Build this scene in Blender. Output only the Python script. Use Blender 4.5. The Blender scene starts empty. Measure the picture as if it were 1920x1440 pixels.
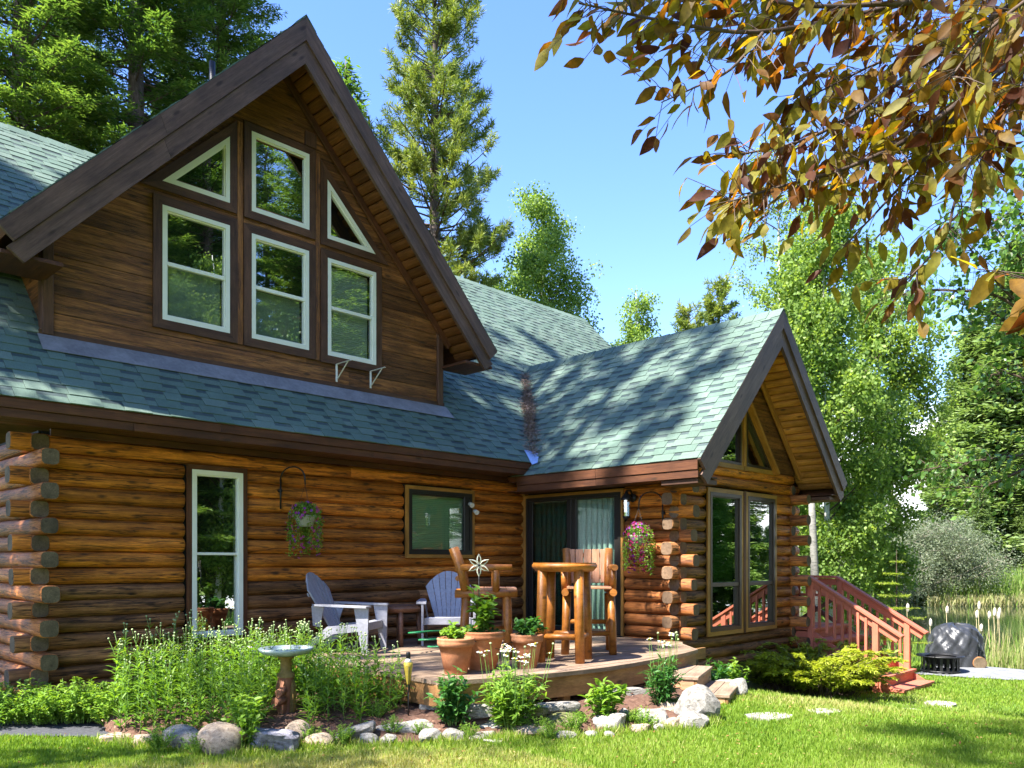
import bpy, bmesh, math, random
import numpy as np
from mathutils import Vector, Matrix
SC = bpy.context.scene
COL = SC.collection
R = math.radians
# ------------------------------------------------------------------ camera, sky, sun, exposure
HC = 1.5
AZ = R(45.8)
cam = bpy.data.cameras.new('camera')
cam.lens = 1534 / 1920 * 36
cam.sensor_width = 36
cam.shift_y = (1055 - 720) / 1920
cam.clip_start = 0.05
cam.clip_end = 2000
camo = bpy.data.objects.new('camera', cam)
COL.objects.link(camo)
camo.location = (0, 0, HC)
camo.rotation_euler = (R(90), 0, -AZ)
SC.camera = camo

SUN_EL, SUN_AZ = R(56), R(-82)          # azimuth clockwise from +Y
w = bpy.data.worlds.new("World")
SC.world = w
w.use_nodes = True
nt = w.node_tree
nt.nodes.clear()
sky = nt.nodes.new('ShaderNodeTexSky')
sky.sky_type = 'NISHITA'
sky.sun_disc = False
sky.sun_elevation = SUN_EL
sky.sun_rotation = SUN_AZ
sky.altitude = 1300
sky.air_density = 1.15
sky.dust_density = 0.6
sky.ozone_density = 2.2
bg = nt.nodes.new('ShaderNodeBackground')
bg.inputs[1].default_value = 0.15
wo = nt.nodes.new('ShaderNodeOutputWorld')
# low cumulus bank round the horizon
tc = nt.nodes.new('ShaderNodeTexCoord')
mp = nt.nodes.new('ShaderNodeMapping')
mp.inputs['Scale'].default_value = (1.6, 1.6, 4.2)
ns = nt.nodes.new('ShaderNodeTexNoise')
ns.inputs['Scale'].default_value = 2.4
ns.inputs['Detail'].default_value = 8
ns.inputs['Roughness'].default_value = 0.55
sx = nt.nodes.new('ShaderNodeSeparateXYZ')
m1 = nt.nodes.new('ShaderNodeMapRange')
m1.inputs[1].default_value = 0.12
m1.inputs[2].default_value = 0.30
m1.inputs[3].default_value = 0.16
m1.inputs[4].default_value = -0.22
ad = nt.nodes.new('ShaderNodeMath')
ad.operation = 'ADD'
rp = nt.nodes.new('ShaderNodeValToRGB')
rp.color_ramp.elements[0].position = 0.50
rp.color_ramp.elements[1].position = 0.62
mx = nt.nodes.new('ShaderNodeMixRGB')
mx.inputs[2].default_value = (5.5, 5.6, 5.8, 1)
hs = nt.nodes.new('ShaderNodeHueSaturation')
hs.inputs['Saturation'].default_value = 1.2
hs.inputs['Hue'].default_value = 0.515
hs.inputs['Value'].default_value = 0.80
L_ = nt.links.new
L_(tc.outputs['Generated'], mp.inputs[0])
L_(mp.outputs[0], ns.inputs['Vector'])
L_(tc.outputs['Generated'], sx.inputs[0])
L_(sx.outputs[2], m1.inputs[0])
L_(m1.outputs[0], ad.inputs[0])
L_(ns.outputs[0], ad.inputs[1])
L_(ad.outputs[0], rp.inputs[0])
L_(rp.outputs[0], mx.inputs[0])
L_(sky.outputs[0], hs.inputs['Color'])
L_(hs.outputs[0], mx.inputs[1])
L_(mx.outputs[0], bg.inputs[0])
L_(bg.outputs[0], wo.inputs[0])

sl = bpy.data.lights.new('sun', 'SUN')
sl.energy = 4.6
sl.angle = R(0.53)
sl.color = (1.0, 0.955, 0.88)
so = bpy.data.objects.new('sun', sl)
COL.objects.link(so)
sdir = Vector((math.sin(SUN_AZ) * math.cos(SUN_EL), math.cos(SUN_AZ) * math.cos(SUN_EL), math.sin(SUN_EL)))
so.rotation_euler = sdir.to_track_quat('Z', 'Y').to_euler()
so.location = (0, 0, 30)
vs = SC.view_settings
vs.view_transform = 'Standard'
vs.look = 'None'
vs.exposure = 2.15
vs.gamma = 1
vs.use_curve_mapping = False
SC.cycles.max_bounces = 8
SC.cycles.diffuse_bounces = 4
SC.cycles.transmission_bounces = 6
SC.cycles.transparent_max_bounces = 8
SC.cycles.caustics_reflective = False
SC.cycles.caustics_refractive = False

# ------------------------------------------------------------------ helpers
FX, FY, RX, RY = math.sin(AZ), math.cos(AZ), math.cos(AZ), -math.sin(AZ)
def at(px, py, d):
    t = (px - 960) / 1534
    return Vector(((FX + t * RX) * d, (FY + t * RY) * d, HC + (1055 - py) / 1534 * d))
def onz(px, py, z):
    return at(px, py, (z - HC) * 1534 / (1055 - py))
def pix(p):
    d = p[0] * FX + p[1] * FY
    r = p[0] * RX + p[1] * RY
    return 960 + 1534 * r / max(d, .01), 1055 - 1534 * (p[2] - HC) / max(d, .01), d

def sst(a, b, x):
    t = np.clip((x - a) / (b - a), 0, 1)
    return t * t * (3 - 2 * t)
def gz(x, y):
    x = np.asarray(x, float); y = np.asarray(y, float)
    q = y / np.maximum(x, .5)
    m = 1 - sst(.37, .46, q)
    z = -.5 * sst(7.8, 12.6, x)
    z = z - m * .55 * sst(17.2, 19.6, x) + m * .62 * sst(50, 56, x)
    z = z + .03 * np.sin(x * 1.3 + .5) * np.sin(y * 1.1) * sst(5, 9, np.hypot(x, y))
    return z
def gzf(x, y):
    return float(gz(x, y))

WM = {}
def reg(o, M):
    WM[o.name] = M.copy()
def link(o, parent=None, M=None):
    """link with world matrix M, under parent"""
    COL.objects.link(o)
    M = M or Matrix()
    if parent is not None:
        o.parent = parent
        o.matrix_parent_inverse = WM[parent.name].inverted()
    o.matrix_basis = M
    reg(o, M)
    return o
def thing(name, label, cat, loc=(0, 0, 0), group=None, rz=0):
    o = bpy.data.objects.new(name, None)
    o.empty_display_size = .1
    link(o, None, Matrix.Translation(loc) @ Matrix.Rotation(rz, 4, 'Z'))
    o['label'] = label
    o['category'] = cat
    if group: o['group'] = group
    return o
def tag(o, label, cat, group=None, kind=None):
    if label: o['label'] = label
    if cat: o['category'] = cat
    if group: o['group'] = group
    if kind: o['kind'] = kind
    return o
def copytree(root, M, label=None, group=None):
    """copy a thing, its parts and sub-parts; the root gets matrix M"""
    c = root.copy()
    COL.objects.link(c)
    c.parent = None
    c.matrix_basis = M
    reg(c, M)
    if label: c['label'] = label
    if group: c['group'] = group
    def rec(o, p):
        for ch in o.children:
            k = ch.copy()
            COL.objects.link(k)
            k.parent = p
            rec(ch, k)
    rec(root, c)
    return c
def setmats(me, mats):
    for m in (mats if isinstance(mats, (list, tuple)) else [mats]):
        me.materials.append(m)
def npmesh(name, V, Fq, mats, tint=None, midx=None, smooth=False):
    """mesh from numpy arrays; Fq: (n,3) or (n,4)"""
    V = np.asarray(V, np.float32); Fq = np.asarray(Fq, np.int32)
    me = bpy.data.meshes.new(name)
    k = Fq.shape[1]; n = len(Fq)
    me.vertices.add(len(V)); me.vertices.foreach_set('co', V.ravel())
    me.loops.add(n * k); me.loops.foreach_set('vertex_index', Fq.ravel())
    me.polygons.add(n)
    me.polygons.foreach_set('loop_start', np.arange(0, n * k, k, dtype=np.int32))
    me.polygons.foreach_set('loop_total', np.full(n, k, np.int32))
    if midx is not None: me.polygons.foreach_set('material_index', np.asarray(midx, np.int32))
    if smooth: me.polygons.foreach_set('use_smooth', np.ones(n, bool))
    me.update(calc_edges=True)
    if tint is not None:
        a = me.attributes.new('tint', 'FLOAT', 'POINT')
        a.data.foreach_set('value', np.asarray(tint, np.float32))
    setmats(me, mats)
    return me
def pymesh(name, V, Fs, mats, midx=None, smooth=False, tint=None):
    me = bpy.data.meshes.new(name)
    me.from_pydata([tuple(v) for v in V], [], Fs)
    if midx is not None: me.polygons.foreach_set('material_index', midx)
    if smooth: me.polygons.foreach_set('use_smooth', [True] * len(Fs))
    if tint is not None:
        a = me.attributes.new('tint', 'FLOAT', 'POINT')
        a.data.foreach_set('value', [tint] * len(V) if isinstance(tint, float) else tint)
    setmats(me, mats)
    me.update()
    return me
def obj(name, me, parent=None, M=None):
    return link(bpy.data.objects.new(name, me), parent, M)
def frame(p0, xd, up=(0, 0, 1)):
    x = Vector(xd).normalized()
    u = Vector(up)
    y = u.cross(x)
    if y.length < 1e-4: y = Vector((0, 1, 0)).cross(x)
    y.normalize()
    z = x.cross(y)
    return Matrix(((x.x, y.x, z.x, p0[0]), (x.y, y.y, z.y, p0[1]), (x.z, y.z, z.z, p0[2]), (0, 0, 0, 1)))
BOXF = [(0, 1, 3, 2), (4, 6, 7, 5), (0, 4, 5, 1), (2, 3, 7, 6), (0, 2, 6, 4), (1, 5, 7, 3)]
def boxmesh(name, L, W, H, mat, bev=.004):
    bm = bmesh.new()
    vv = [bm.verts.new((x, y, z)) for x in (0, L) for y in (-W / 2, W / 2) for z in (-H / 2, H / 2)]
    for f in BOXF: bm.faces.new([vv[i] for i in f])
    bmesh.ops.recalc_face_normals(bm, faces=bm.faces)
    b = min(bev, W * .3, H * .3)
    if b > 0: bmesh.ops.bevel(bm, geom=list(bm.edges), offset=b, segments=1, affect='EDGES', profile=.5)
    me = bpy.data.meshes.new(name)
    bm.to_mesh(me); bm.free()
    setmats(me, mat)
    return me
def beam(name, p0, p1, wid, hei, mat, parent=None, up=(0, 0, 1), bev=.004):
    p0, p1 = Vector(p0), Vector(p1)
    return obj(name, boxmesh(name, (p1 - p0).length, wid, hei, mat, bev), parent, frame(p0, p1 - p0, up))
def box(name, lo, hi, mat, parent=None, bev=.004):
    """axis-aligned box, grain along its longest side"""
    lo, hi = Vector(lo), Vector(hi)
    c = (lo + hi) / 2; s = hi - lo
    a = max(range(3), key=lambda i: s[i])
    if a == 0: return beam(name, (lo.x, c.y, c.z), (hi.x, c.y, c.z), s.y, s.z, mat, parent, bev=bev)
    if a == 1: return beam(name, (c.x, lo.y, c.z), (c.x, hi.y, c.z), s.x, s.z, mat, parent, bev=bev)
    return beam(name, (c.x, c.y, lo.z), (c.x, c.y, hi.z), s.y, s.x, mat, parent, up=(1, 0, 0), bev=bev)
def tubepts(pts, rad, n=8, caps=True, wob=0, rng=None):
    """vertices/faces of a tube through pts"""
    pts = [Vector(p) for p in pts]
    V, Fs = [], []
    prev = None
    for i, p in enumerate(pts):
        d = (pts[min(i + 1, len(pts) - 1)] - pts[max(i - 1, 0)]).normalized()
        if prev is None:
            a = Vector((0, 0, 1)) if abs(d.z) < .9 else Vector((1, 0, 0))
            u = (a - d * a.dot(d)).normalized()
        else:
            u = (prev - d * prev.dot(d)).normalized()
        prev = u
        v = d.cross(u)
        r = rad[i] if hasattr(rad, '__len__') else rad
        for k in range(n):
            t = 2 * math.pi * k / n
            rr = r * (1 + (rng.uniform(-wob, wob) if rng else 0))
            V.append(p + (u * math.cos(t) + v * math.sin(t)) * rr)
    for i in range(len(pts) - 1):
        for k in range(n):
            a, b = i * n + k, i * n + (k + 1) % n
            Fs.append((a, b, b + n, a + n))
    if caps:
        Fs.append(tuple(range(n - 1, -1, -1)))
        Fs.append(tuple(range((len(pts) - 1) * n, len(pts) * n)))
    return V, Fs
def tube(name, pts, rad, mat, parent=None, n=8, smooth=True, wob=0, rng=None):
    """a tube as an object whose origin lies at its first point"""
    o = Vector(pts[0])
    V, Fs = tubepts([Vector(p) - o for p in pts], rad, n, True, wob, rng)
    me = pymesh(name, V, Fs, mat, smooth=smooth)
    if smooth:
        me.polygons[-1].use_smooth = False; me.polygons[-2].use_smooth = False
    return obj(name, me, parent, Matrix.Translation(o))
class Acc:
    """collects pieces into one mesh"""
    def __init__(s): s.V = []; s.F = []; s.m = []
    def add(s, V, Fs, m=0):
        k = len(s.V)
        s.V += [Vector(v) for v in V]
        s.F += [tuple(i + k for i in f) for f in Fs]
        s.m += [m] * len(Fs)
        return s
    def tube(s, pts, rad, n=6, m=0): return s.add(*tubepts(pts, rad, n), m)
    def beam(s, p0, p1, wd, he, up=(0, 0, 1), m=0):
        p0, p1 = Vector(p0), Vector(p1)
        M = frame(p0, p1 - p0, up); L = (p1 - p0).length
        V = [M @ Vector((x, y, z)) for x in (0, L) for y in (-wd / 2, wd / 2) for z in (-he / 2, he / 2)]
        return s.add(V, BOXF, m)
    def box(s, lo, hi, m=0):
        V = [(x, y, z) for x in (lo[0], hi[0]) for y in (lo[1], hi[1]) for z in (lo[2], hi[2])]
        return s.add(V, BOXF, m)
    def lathe(s, prof, n=20, c=(0, 0, 0), m=0):
        V, Fs = [], []
        for r, z in prof:
            for k in range(n):
                t = 2 * math.pi * k / n
                V.append((c[0] + r * math.cos(t), c[1] + r * math.sin(t), c[2] + z))
        for i in range(len(prof) - 1):
            for k in range(n):
                a, b = i * n + k, i * n + (k + 1) % n
                Fs.append((a, b, b + n, a + n))
        return s.add(V, Fs, m)
    def build(s, name, mats, parent=None, M=None, smooth=False, local=False):
        """vertices given in world space when parent is given; origin put at M or world zero"""
        MM = M or Matrix()
        V = s.V
        if M is not None and not local:
            inv = M.inverted(); V = [inv @ v for v in V]
        return obj(name, pymesh(name, V, s.F, mats, s.m, smooth), parent, MM)
def lathe(name, prof, mat, parent=None, n=24, M=None, smooth=True):
    return Acc().lathe(prof, n).build(name, mat, parent, M, smooth, local=True)

# ------------------------------------------------------------------ materials
def newmat(name):
    m = bpy.data.materials.new(name)
    m.use_nodes = True
    nt = m.node_tree
    b = nt.nodes['Principled BSDF']
    return m, nt, b
def col4(c): return (c[0], c[1], c[2], 1)
def ramp(nt, stops):
    r = nt.nodes.new('ShaderNodeValToRGB')
    e = r.color_ramp.elements
    while len(e) < len(stops): e.new(.5)
    for i, (p, c) in enumerate(stops):
        e[i].position = p; e[i].color = col4(c)
    return r
def vecnode(nt, coord, scale, off=True):
    t = nt.nodes.new('ShaderNodeTexCoord')
    v = t.outputs[coord]
    if off:
        oi = nt.nodes.new('ShaderNodeObjectInfo')
        mu = nt.nodes.new('ShaderNodeMath'); mu.operation = 'MULTIPLY'; mu.inputs[1].default_value = 37.
        nt.links.new(oi.outputs['Random'], mu.inputs[0])
        a = nt.nodes.new('ShaderNodeVectorMath'); a.operation = 'ADD'
        nt.links.new(v, a.inputs[0]); nt.links.new(mu.outputs[0], a.inputs[1])
        v = a.outputs[0]
    m = nt.nodes.new('ShaderNodeMapping')
    m.inputs['Scale'].default_value = scale
    nt.links.new(v, m.inputs[0])
    return m.outputs[0]
def noise(nt, v, scale, detail=6, rough=.6, dist=0):
    n = nt.nodes.new('ShaderNodeTexNoise')
    n.inputs['Scale'].default_value = scale
    n.inputs['Detail'].default_value = detail
    n.inputs['Roughness'].default_value = rough
    n.inputs['Distortion'].default_value = dist
    nt.links.new(v, n.inputs['Vector'])
    return n.outputs[0]
def mixc(nt, fac, a, b, mode='MIX'):
    m = nt.nodes.new('ShaderNodeMixRGB'); m.blend_type = mode
    for i, x in enumerate((fac, a, b)):
        if isinstance(x, (int, float)): m.inputs[i].default_value = x
        elif isinstance(x, (tuple, list)): m.inputs[i].default_value = col4(x)
        else: nt.links.new(x, m.inputs[i])
    return m.outputs[0]
def mrange(nt, v, a, b, c, d):
    m = nt.nodes.new('ShaderNodeMapRange')
    nt.links.new(v, m.inputs[0])
    for i, x in enumerate((a, b, c, d)): m.inputs[i + 1].default_value = x
    return m.outputs[0]
def bump(nt, b, h, strength=.3, dist=.01):
    n = nt.nodes.new('ShaderNodeBump')
    n.inputs['Strength'].default_value = strength
    n.inputs['Distance'].default_value = dist
    nt.links.new(h, n.inputs['Height'])
    nt.links.new(n.outputs[0], b.inputs['Normal'])
def M(name, stops, scale=6, stretch=(1, 1, 1), rough=.75, bmp=.25, coord='Object', rnd=.25, fine=True, spec=.3, dist=0, metal=0):
    """noise between colours, a per-object brightness change, fine relief"""
    m, nt, b = newmat(name)
    v = vecnode(nt, coord, stretch)
    n1 = noise(nt, v, scale, 7, .62, dist)
    r = ramp(nt, stops)
    nt.links.new(n1, r.inputs[0])
    c = r.outputs[0]
    n2 = noise(nt, v, scale * 5, 5, .7)
    if fine: c = mixc(nt, .35, c, mixc(nt, 1, c, mrange(nt, n2, .3, .7, .45, 1.5), 'MULTIPLY'))
    oi = nt.nodes.new('ShaderNodeObjectInfo')
    c = mixc(nt, 1, c, mrange(nt, oi.outputs['Random'], 0, 1, 1 - rnd, 1 + rnd), 'MULTIPLY')
    nt.links.new(c, b.inputs['Base Color'])
    b.inputs['Roughness'].default_value = rough
    b.inputs['Specular IOR Level'].default_value = spec
    b.inputs['Metallic'].default_value = metal
    if bmp: bump(nt, b, n2, bmp, .006)
    return m
def woodmat(name, stops, rough=.6, rnd=.22, knots=True, scale=3, gs=(.55, 9, 9), bmp=.35, spec=.35, streak=.5, cracks=0):
    """grain along local X, knots, dark checks"""
    m, nt, b = newmat(name)
    v = vecnode(nt, 'Object', gs)
    n1 = noise(nt, v, scale, 8, .65, .4)
    r = ramp(nt, stops)
    nt.links.new(n1, r.inputs[0])
    c = r.outputs[0]
    n2 = noise(nt, v, scale * 6, 6, .7)
    c = mixc(nt, streak, c, mixc(nt, 1, c, mrange(nt, n2, .3, .72, .35, 1.55), 'MULTIPLY'))
    v3 = vecnode(nt, 'Object', (1.1, 1.5, 1.5))
    big = noise(nt, v3, 1.7, 4, .6)
    c = mixc(nt, .75, c, mixc(nt, 1, c, mrange(nt, big, .3, .7, .5, 1.45), 'MULTIPLY'))
    h = n2
    if knots:
        vk = vecnode(nt, 'Object', (1.5, 4.5, 4.5))
        vo = nt.nodes.new('ShaderNodeTexVoronoi')
        vo.inputs['Scale'].default_value = 1.5
        nt.links.new(vk, vo.inputs['Vector'])
        k = mrange(nt, vo.outputs['Distance'], .07, .16, 1, 0)
        c = mixc(nt, mixc(nt, 1, k, (.8, .8, .8), 'MULTIPLY'), c, (.03, .014, .006))
    if cracks:
        vc = vecnode(nt, 'Object', (.35, 7, 7))
        cn = noise(nt, vc, 2.6, 5, .55, .2)
        ck = mrange(nt, cn, .49, .51, 0, 1)
        ck2 = mrange(nt, cn, .52, .545, 1, 0)
        ck = mixc(nt, 1, ck, ck2, 'MULTIPLY')
        c = mixc(nt, mixc(nt, 1, ck, (cracks,) * 3, 'MULTIPLY'), c, (.022, .012, .007))
        vs_ = vecnode(nt, 'Object', (1.3, 5, 5))
        st = noise(nt, vs_, 3.3, 7, .7)
        c = mixc(nt, mrange(nt, st, .58, .76, 0, .5), c, (.045, .022, .010))
        h = mixc(nt, ck, h, (0, 0, 0))
    oi = nt.nodes.new('ShaderNodeObjectInfo')
    c = mixc(nt, 1, c, mrange(nt, oi.outputs['Random'], 0, 1, 1 - rnd, 1 + rnd), 'MULTIPLY')
    nt.links.new(c, b.inputs['Base Color'])
    b.inputs['Roughness'].default_value = rough
    b.inputs['Specular IOR Level'].default_value = spec
    bump(nt, b, h, bmp, .014 if cracks else .006)
    return m
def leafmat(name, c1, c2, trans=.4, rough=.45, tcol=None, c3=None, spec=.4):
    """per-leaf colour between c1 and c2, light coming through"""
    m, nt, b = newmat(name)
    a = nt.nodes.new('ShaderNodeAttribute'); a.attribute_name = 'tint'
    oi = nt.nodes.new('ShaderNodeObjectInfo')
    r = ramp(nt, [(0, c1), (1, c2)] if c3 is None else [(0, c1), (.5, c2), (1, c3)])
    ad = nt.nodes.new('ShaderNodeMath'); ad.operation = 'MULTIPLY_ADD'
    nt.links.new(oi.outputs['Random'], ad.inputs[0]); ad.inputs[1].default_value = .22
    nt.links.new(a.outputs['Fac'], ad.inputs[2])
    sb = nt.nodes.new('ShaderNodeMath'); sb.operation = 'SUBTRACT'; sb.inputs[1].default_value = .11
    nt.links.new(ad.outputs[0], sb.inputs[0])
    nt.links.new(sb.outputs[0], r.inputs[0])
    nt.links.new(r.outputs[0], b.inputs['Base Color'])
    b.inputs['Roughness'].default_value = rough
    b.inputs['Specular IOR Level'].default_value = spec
    t = nt.nodes.new('ShaderNodeBsdfTranslucent')
    if tcol is None: tcol = (1.7, 1.6, .8)
    tc = mixc(nt, 1, r.outputs[0], tcol, 'MULTIPLY')
    nt.links.new(tc, t.inputs[0])
    mxs = nt.nodes.new('ShaderNodeMixShader')
    mxs.inputs[0].default_value = trans
    nt.links.new(b.outputs[0], mxs.inputs[1])
    nt.links.new(t.outputs[0], mxs.inputs[2])
    nt.links.new(mxs.outputs[0], nt.nodes['Material Output'].inputs[0])
    return m
def plain(name, c, rough=.5, spec=.4, metal=0, rnd=.05):
    return M(name, [(.3, [x * .85 for x in c]), (.7, [min(1, x * 1.1) for x in c])], 9, rough=rough, bmp=.06, rnd=rnd, spec=spec, metal=metal)
def glassmat(name, tint, refl=.28, transp=.8):
    m, nt, b = newmat(name)
    nt.nodes.remove(b)
    tr = nt.nodes.new('ShaderNodeBsdfTransparent'); tr.inputs[0].default_value = col4(tint)
    gl = nt.nodes.new('ShaderNodeBsdfGlossy'); gl.inputs['Roughness'].default_value = .004
    gl.inputs[0].default_value = (.95, 1, .97, 1)
    v = vecnode(nt, 'Object', (1, 1, 1))
    n = noise(nt, v, 1.3, 2, .4)
    bp = nt.nodes.new('ShaderNodeBump'); bp.inputs['Strength'].default_value = .035; bp.inputs['Distance'].default_value = .05
    nt.links.new(n, bp.inputs['Height']); nt.links.new(bp.outputs[0], gl.inputs['Normal'])
    lw = nt.nodes.new('ShaderNodeLayerWeight'); lw.inputs[0].default_value = .25
    f = mrange(nt, lw.outputs['Fresnel'], 0, 1, refl, 1)
    mx = nt.nodes.new('ShaderNodeMixShader')
    nt.links.new(f, mx.inputs[0])
    nt.links.new(tr.outputs[0], mx.inputs[1]); nt.links.new(gl.outputs[0], mx.inputs[2])
    nt.links.new(mx.outputs[0], nt.nodes['Material Output'].inputs[0])
    return m

LOG = woodmat('stained_log', [(.2, (0.165, 0.050, 0.009)), (.45, (0.453, 0.144, 0.019)), (.62, (0.694, 0.244, 0.032)), (.8, (0.386, 0.127, 0.024))], rough=.58, rnd=.34, cracks=.8, streak=.75, bmp=.55, spec=.28)
LOGW = woodmat('weathered_log', [(.2, (0.091, 0.038, 0.015)), (.45, (0.234, 0.103, 0.038)), (.62, (0.376, 0.170, 0.060)), (.8, (0.212, 0.103, 0.048))], rough=.66, rnd=.28, cracks=.9, streak=.75, bmp=.6, spec=.25)
LOGRED = woodmat('red_stained_log', [(.2, (0.124, 0.039, 0.013)), (.45, (0.365, 0.117, 0.029)), (.62, (0.542, 0.200, 0.052)), (.8, (0.293, 0.124, 0.061))], rough=.58, rnd=.34, cracks=.8, streak=.75, bmp=.55, spec=.28)
GREYLOG = woodmat('grey_log_end', [(.2, (0.067, 0.040, 0.023)), (.5, (0.151, 0.094, 0.055)), (.8, (0.201, 0.136, 0.085))], rough=.75, rnd=.2)
ENDG = woodmat('end_grain', [(.2, (0.053, 0.037, 0.022)), (.5, (0.124, 0.090, 0.053)), (.8, (0.180, 0.130, 0.081))], rough=.85, rnd=.25, gs=(6, 6, 6), scale=2)
SIDING = woodmat('siding_wood', [(.2, (0.061, 0.022, 0.009)), (.45, (0.173, 0.066, 0.020)), (.62, (0.290, 0.119, 0.034)), (.8, (0.134, 0.055, 0.024))], rough=.6, rnd=.42, gs=(.45, 8, 8), cracks=.6, streak=.8, bmp=.5)
TRIMD = woodmat('dark_trim_wood', [(.25, (0.042, 0.019, 0.011)), (.5, (0.090, 0.041, 0.023)), (.8, (0.132, 0.066, 0.038))], rough=.6, rnd=.15, knots=False)
FASC = woodmat('fascia_wood', [(.25, (0.055, 0.030, 0.020)), (.5, (0.108, 0.059, 0.040)), (.8, (0.160, 0.099, 0.072))], rough=.55, rnd=.12)
EAVEW = woodmat('eave_wood', [(.25, (0.037, 0.012, 0.005)), (.5, (0.086, 0.030, 0.012)), (.8, (0.136, 0.053, 0.019))], rough=.6, rnd=.15)
SOFF = woodmat('soffit_wood', [(.2, (0.208, 0.081, 0.018)), (.5, (0.520, 0.221, 0.047)), (.8, (0.676, 0.325, 0.078))], rough=.5, rnd=.2)
TANTRIM = woodmat('tan_trim_wood', [(.25, (.22, .10, .02)), (.5, (.36, .175, .035)), (.8, (.46, .24, .06))], rough=.5, rnd=.1, knots=False)
FURN = woodmat('amber_log_furniture', [(.2, (0.160, 0.048, 0.007)), (.5, (0.344, 0.119, 0.017)), (.8, (0.440, 0.173, 0.030))], rough=.4, rnd=.12, gs=(.8, 8, 8), spec=.45)
FURNP = woodmat('pale_seat_wood', [(.2, (.30, .13, .06)), (.5, (.47, .23, .12)), (.8, (.58, .32, .19))], rough=.55, rnd=.12)
TABLED = woodmat('brown_table_wood', [(.25, (.075, .035, .022)), (.5, (.15, .075, .046)), (.8, (.21, .12, .08))], rough=.5, rnd=.12)
DECKW = woodmat('deck_wood', [(.2, (0.152, 0.098, 0.063)), (.5, (0.248, 0.172, 0.116)), (.8, (0.320, 0.236, 0.171))], rough=.65, rnd=.2, knots=False)
RIMW = woodmat('deck_rim_wood', [(.25, (0.164, 0.076, 0.028)), (.5, (0.257, 0.132, 0.048)), (.8, (0.307, 0.173, 0.069))], rough=.6, rnd=.1, gs=(.6, 5, 5))
REDP = M('red_painted_wood', [(.25, (.44, .12, .07)), (.55, (.50, .145, .085)), (.8, (.56, .19, .12))], 4, (.6, 6, 6), rough=.65, bmp=.4, rnd=.14)
WHITEV = M('white_vinyl', [(.3, (.74, .75, .64)), (.7, (.82, .82, .72))], 4, rough=.4, bmp=.03, rnd=.03, fine=False)
BLACKF = plain('black_frame', (.018, .016, .014), .4)
BROWNF = plain('bronze_frame', (.045, .028, .02), .4)
GLASS = glassmat('window_glass', (.82, .92, .86), .48)
GLASSS = glassmat('screened_glass', (.85, .93, .88), .16)
GLASSG = glassmat('green_window_glass', (.55, .85, .62), .58)
GLASSD = glassmat('door_glass', (.72, .90, .82), .10)
DARKIN = plain('dark_room', (.022, .024, .02), .9)  # near-black colour stands in for the unlit room behind the panes
BLIND = plain('grey_blind', (.35, .42, .40), .8)
BLINDG = plain('pale_green_blind', (.42, .56, .42), .8)
SCREEN = plain('insect_screen', (.34, .41, .38), .9)
CURTAIN = plain('pale_curtain', (0.360, 0.399, 0.358), .9)
METALG = M('grey_flashing', [(.3, (0.156, 0.151, 0.165)), (.7, (0.250, 0.246, 0.255))], 5, rough=.55, bmp=.08, rnd=0, spec=.4)
METALB = plain('blue_flashing', (.30, .42, .72), .35)
WHITEM = plain('white_metal', (.72, .70, .64), .45)
BLACKM = plain('black_iron', (.012, .012, .013), .45)
GREYP = M('grey_blue_plastic', [(.3, (0.277, 0.275, 0.302)), (.7, (0.325, 0.325, 0.358))], 5, rough=.4, bmp=.05, rnd=.04, spec=.5)
TERRA = M('terracotta', [(.25, (0.299, 0.113, 0.050)), (.5, (0.405, 0.164, 0.074)), (.66, (0.466, 0.227, 0.120)), (.80, (0.528, 0.361, 0.264))], 5, (1, 1, 1), rough=.85, bmp=.2, rnd=.12)
SOIL = M('soil', [(.3, (.035, .022, .014)), (.7, (.10, .06, .04))], 22, rough=.95, bmp=.7, rnd=0)
MULCH = M('bark_mulch', [(.25, (0.045, 0.022, 0.014)), (.5, (0.112, 0.058, 0.038)), (.8, (0.195, 0.119, 0.085))], 26, rough=.95, bmp=.9, rnd=0)

# ------------------------------------------------------------------ ground, path, pond
def inpoly(poly, x, y):
    x = np.asarray(x); y = np.asarray(y)
    r = np.zeros(x.shape, bool)
    n = len(poly)
    for i in range(n):
        x0, y0 = poly[i][:2]; x1, y1 = poly[(i + 1) % n][:2]
        c = ((y0 > y) != (y1 > y)) & (x < (x1 - x0) * (y - y0) / (y1 - y0 + 1e-12) + x0)
        r ^= c
    return r
EDGE = [onz(p[0], p[1], 0).to_2d() for p in [(178, 1392), (265, 1400), (335, 1402), (410, 1421), (500, 1414), (595, 1404), (690, 1404), (805, 1397), (905, 1392), (985, 1384), (1060, 1384), (1145, 1374), (1220, 1369), (1300, 1364), (1345, 1352)]]
BED = [(2.75, 8.9), (2.62, 7.45)] + [tuple(e) for e in EDGE] + [(7.35, 4.35), (7.5, 4.9), (8.6, 5.4), (9.2, 6.2), (9.2, 8.9)]
PATH = [(3.05, 8.15), (2.78, 7.42), (2.5, 7.45), (1.96, 7.99), (-3.4, 13.2), (-2.4, 14.6), (2.27, 9.25)]
PATIO = [onz(p[0], p[1], -.55).to_2d() for p in [(1700, 1268), (1760, 1255), (1850, 1252), (1990, 1262), (2050, 1275), (2050, 1292), (1920, 1282), (1800, 1274)]]
def axis(f0, f1, st, far):
    a = np.arange(f0, f1 + 1e-6, st)
    g = []
    v, s = f1, st
    while v < far: s *= 1.35; v += s; g.append(v)
    h = []
    v, s = f0, st
    while v > -far: s *= 1.35; v -= s; h.append(v)
    return np.array(h[::-1] + list(a) + g)
gx, gy = axis(-6, 26, .25, 500), axis(-8, 24, .25, 500)
X, Y = np.meshgrid(gx, gy)
Z = gz(X, Y)
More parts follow.
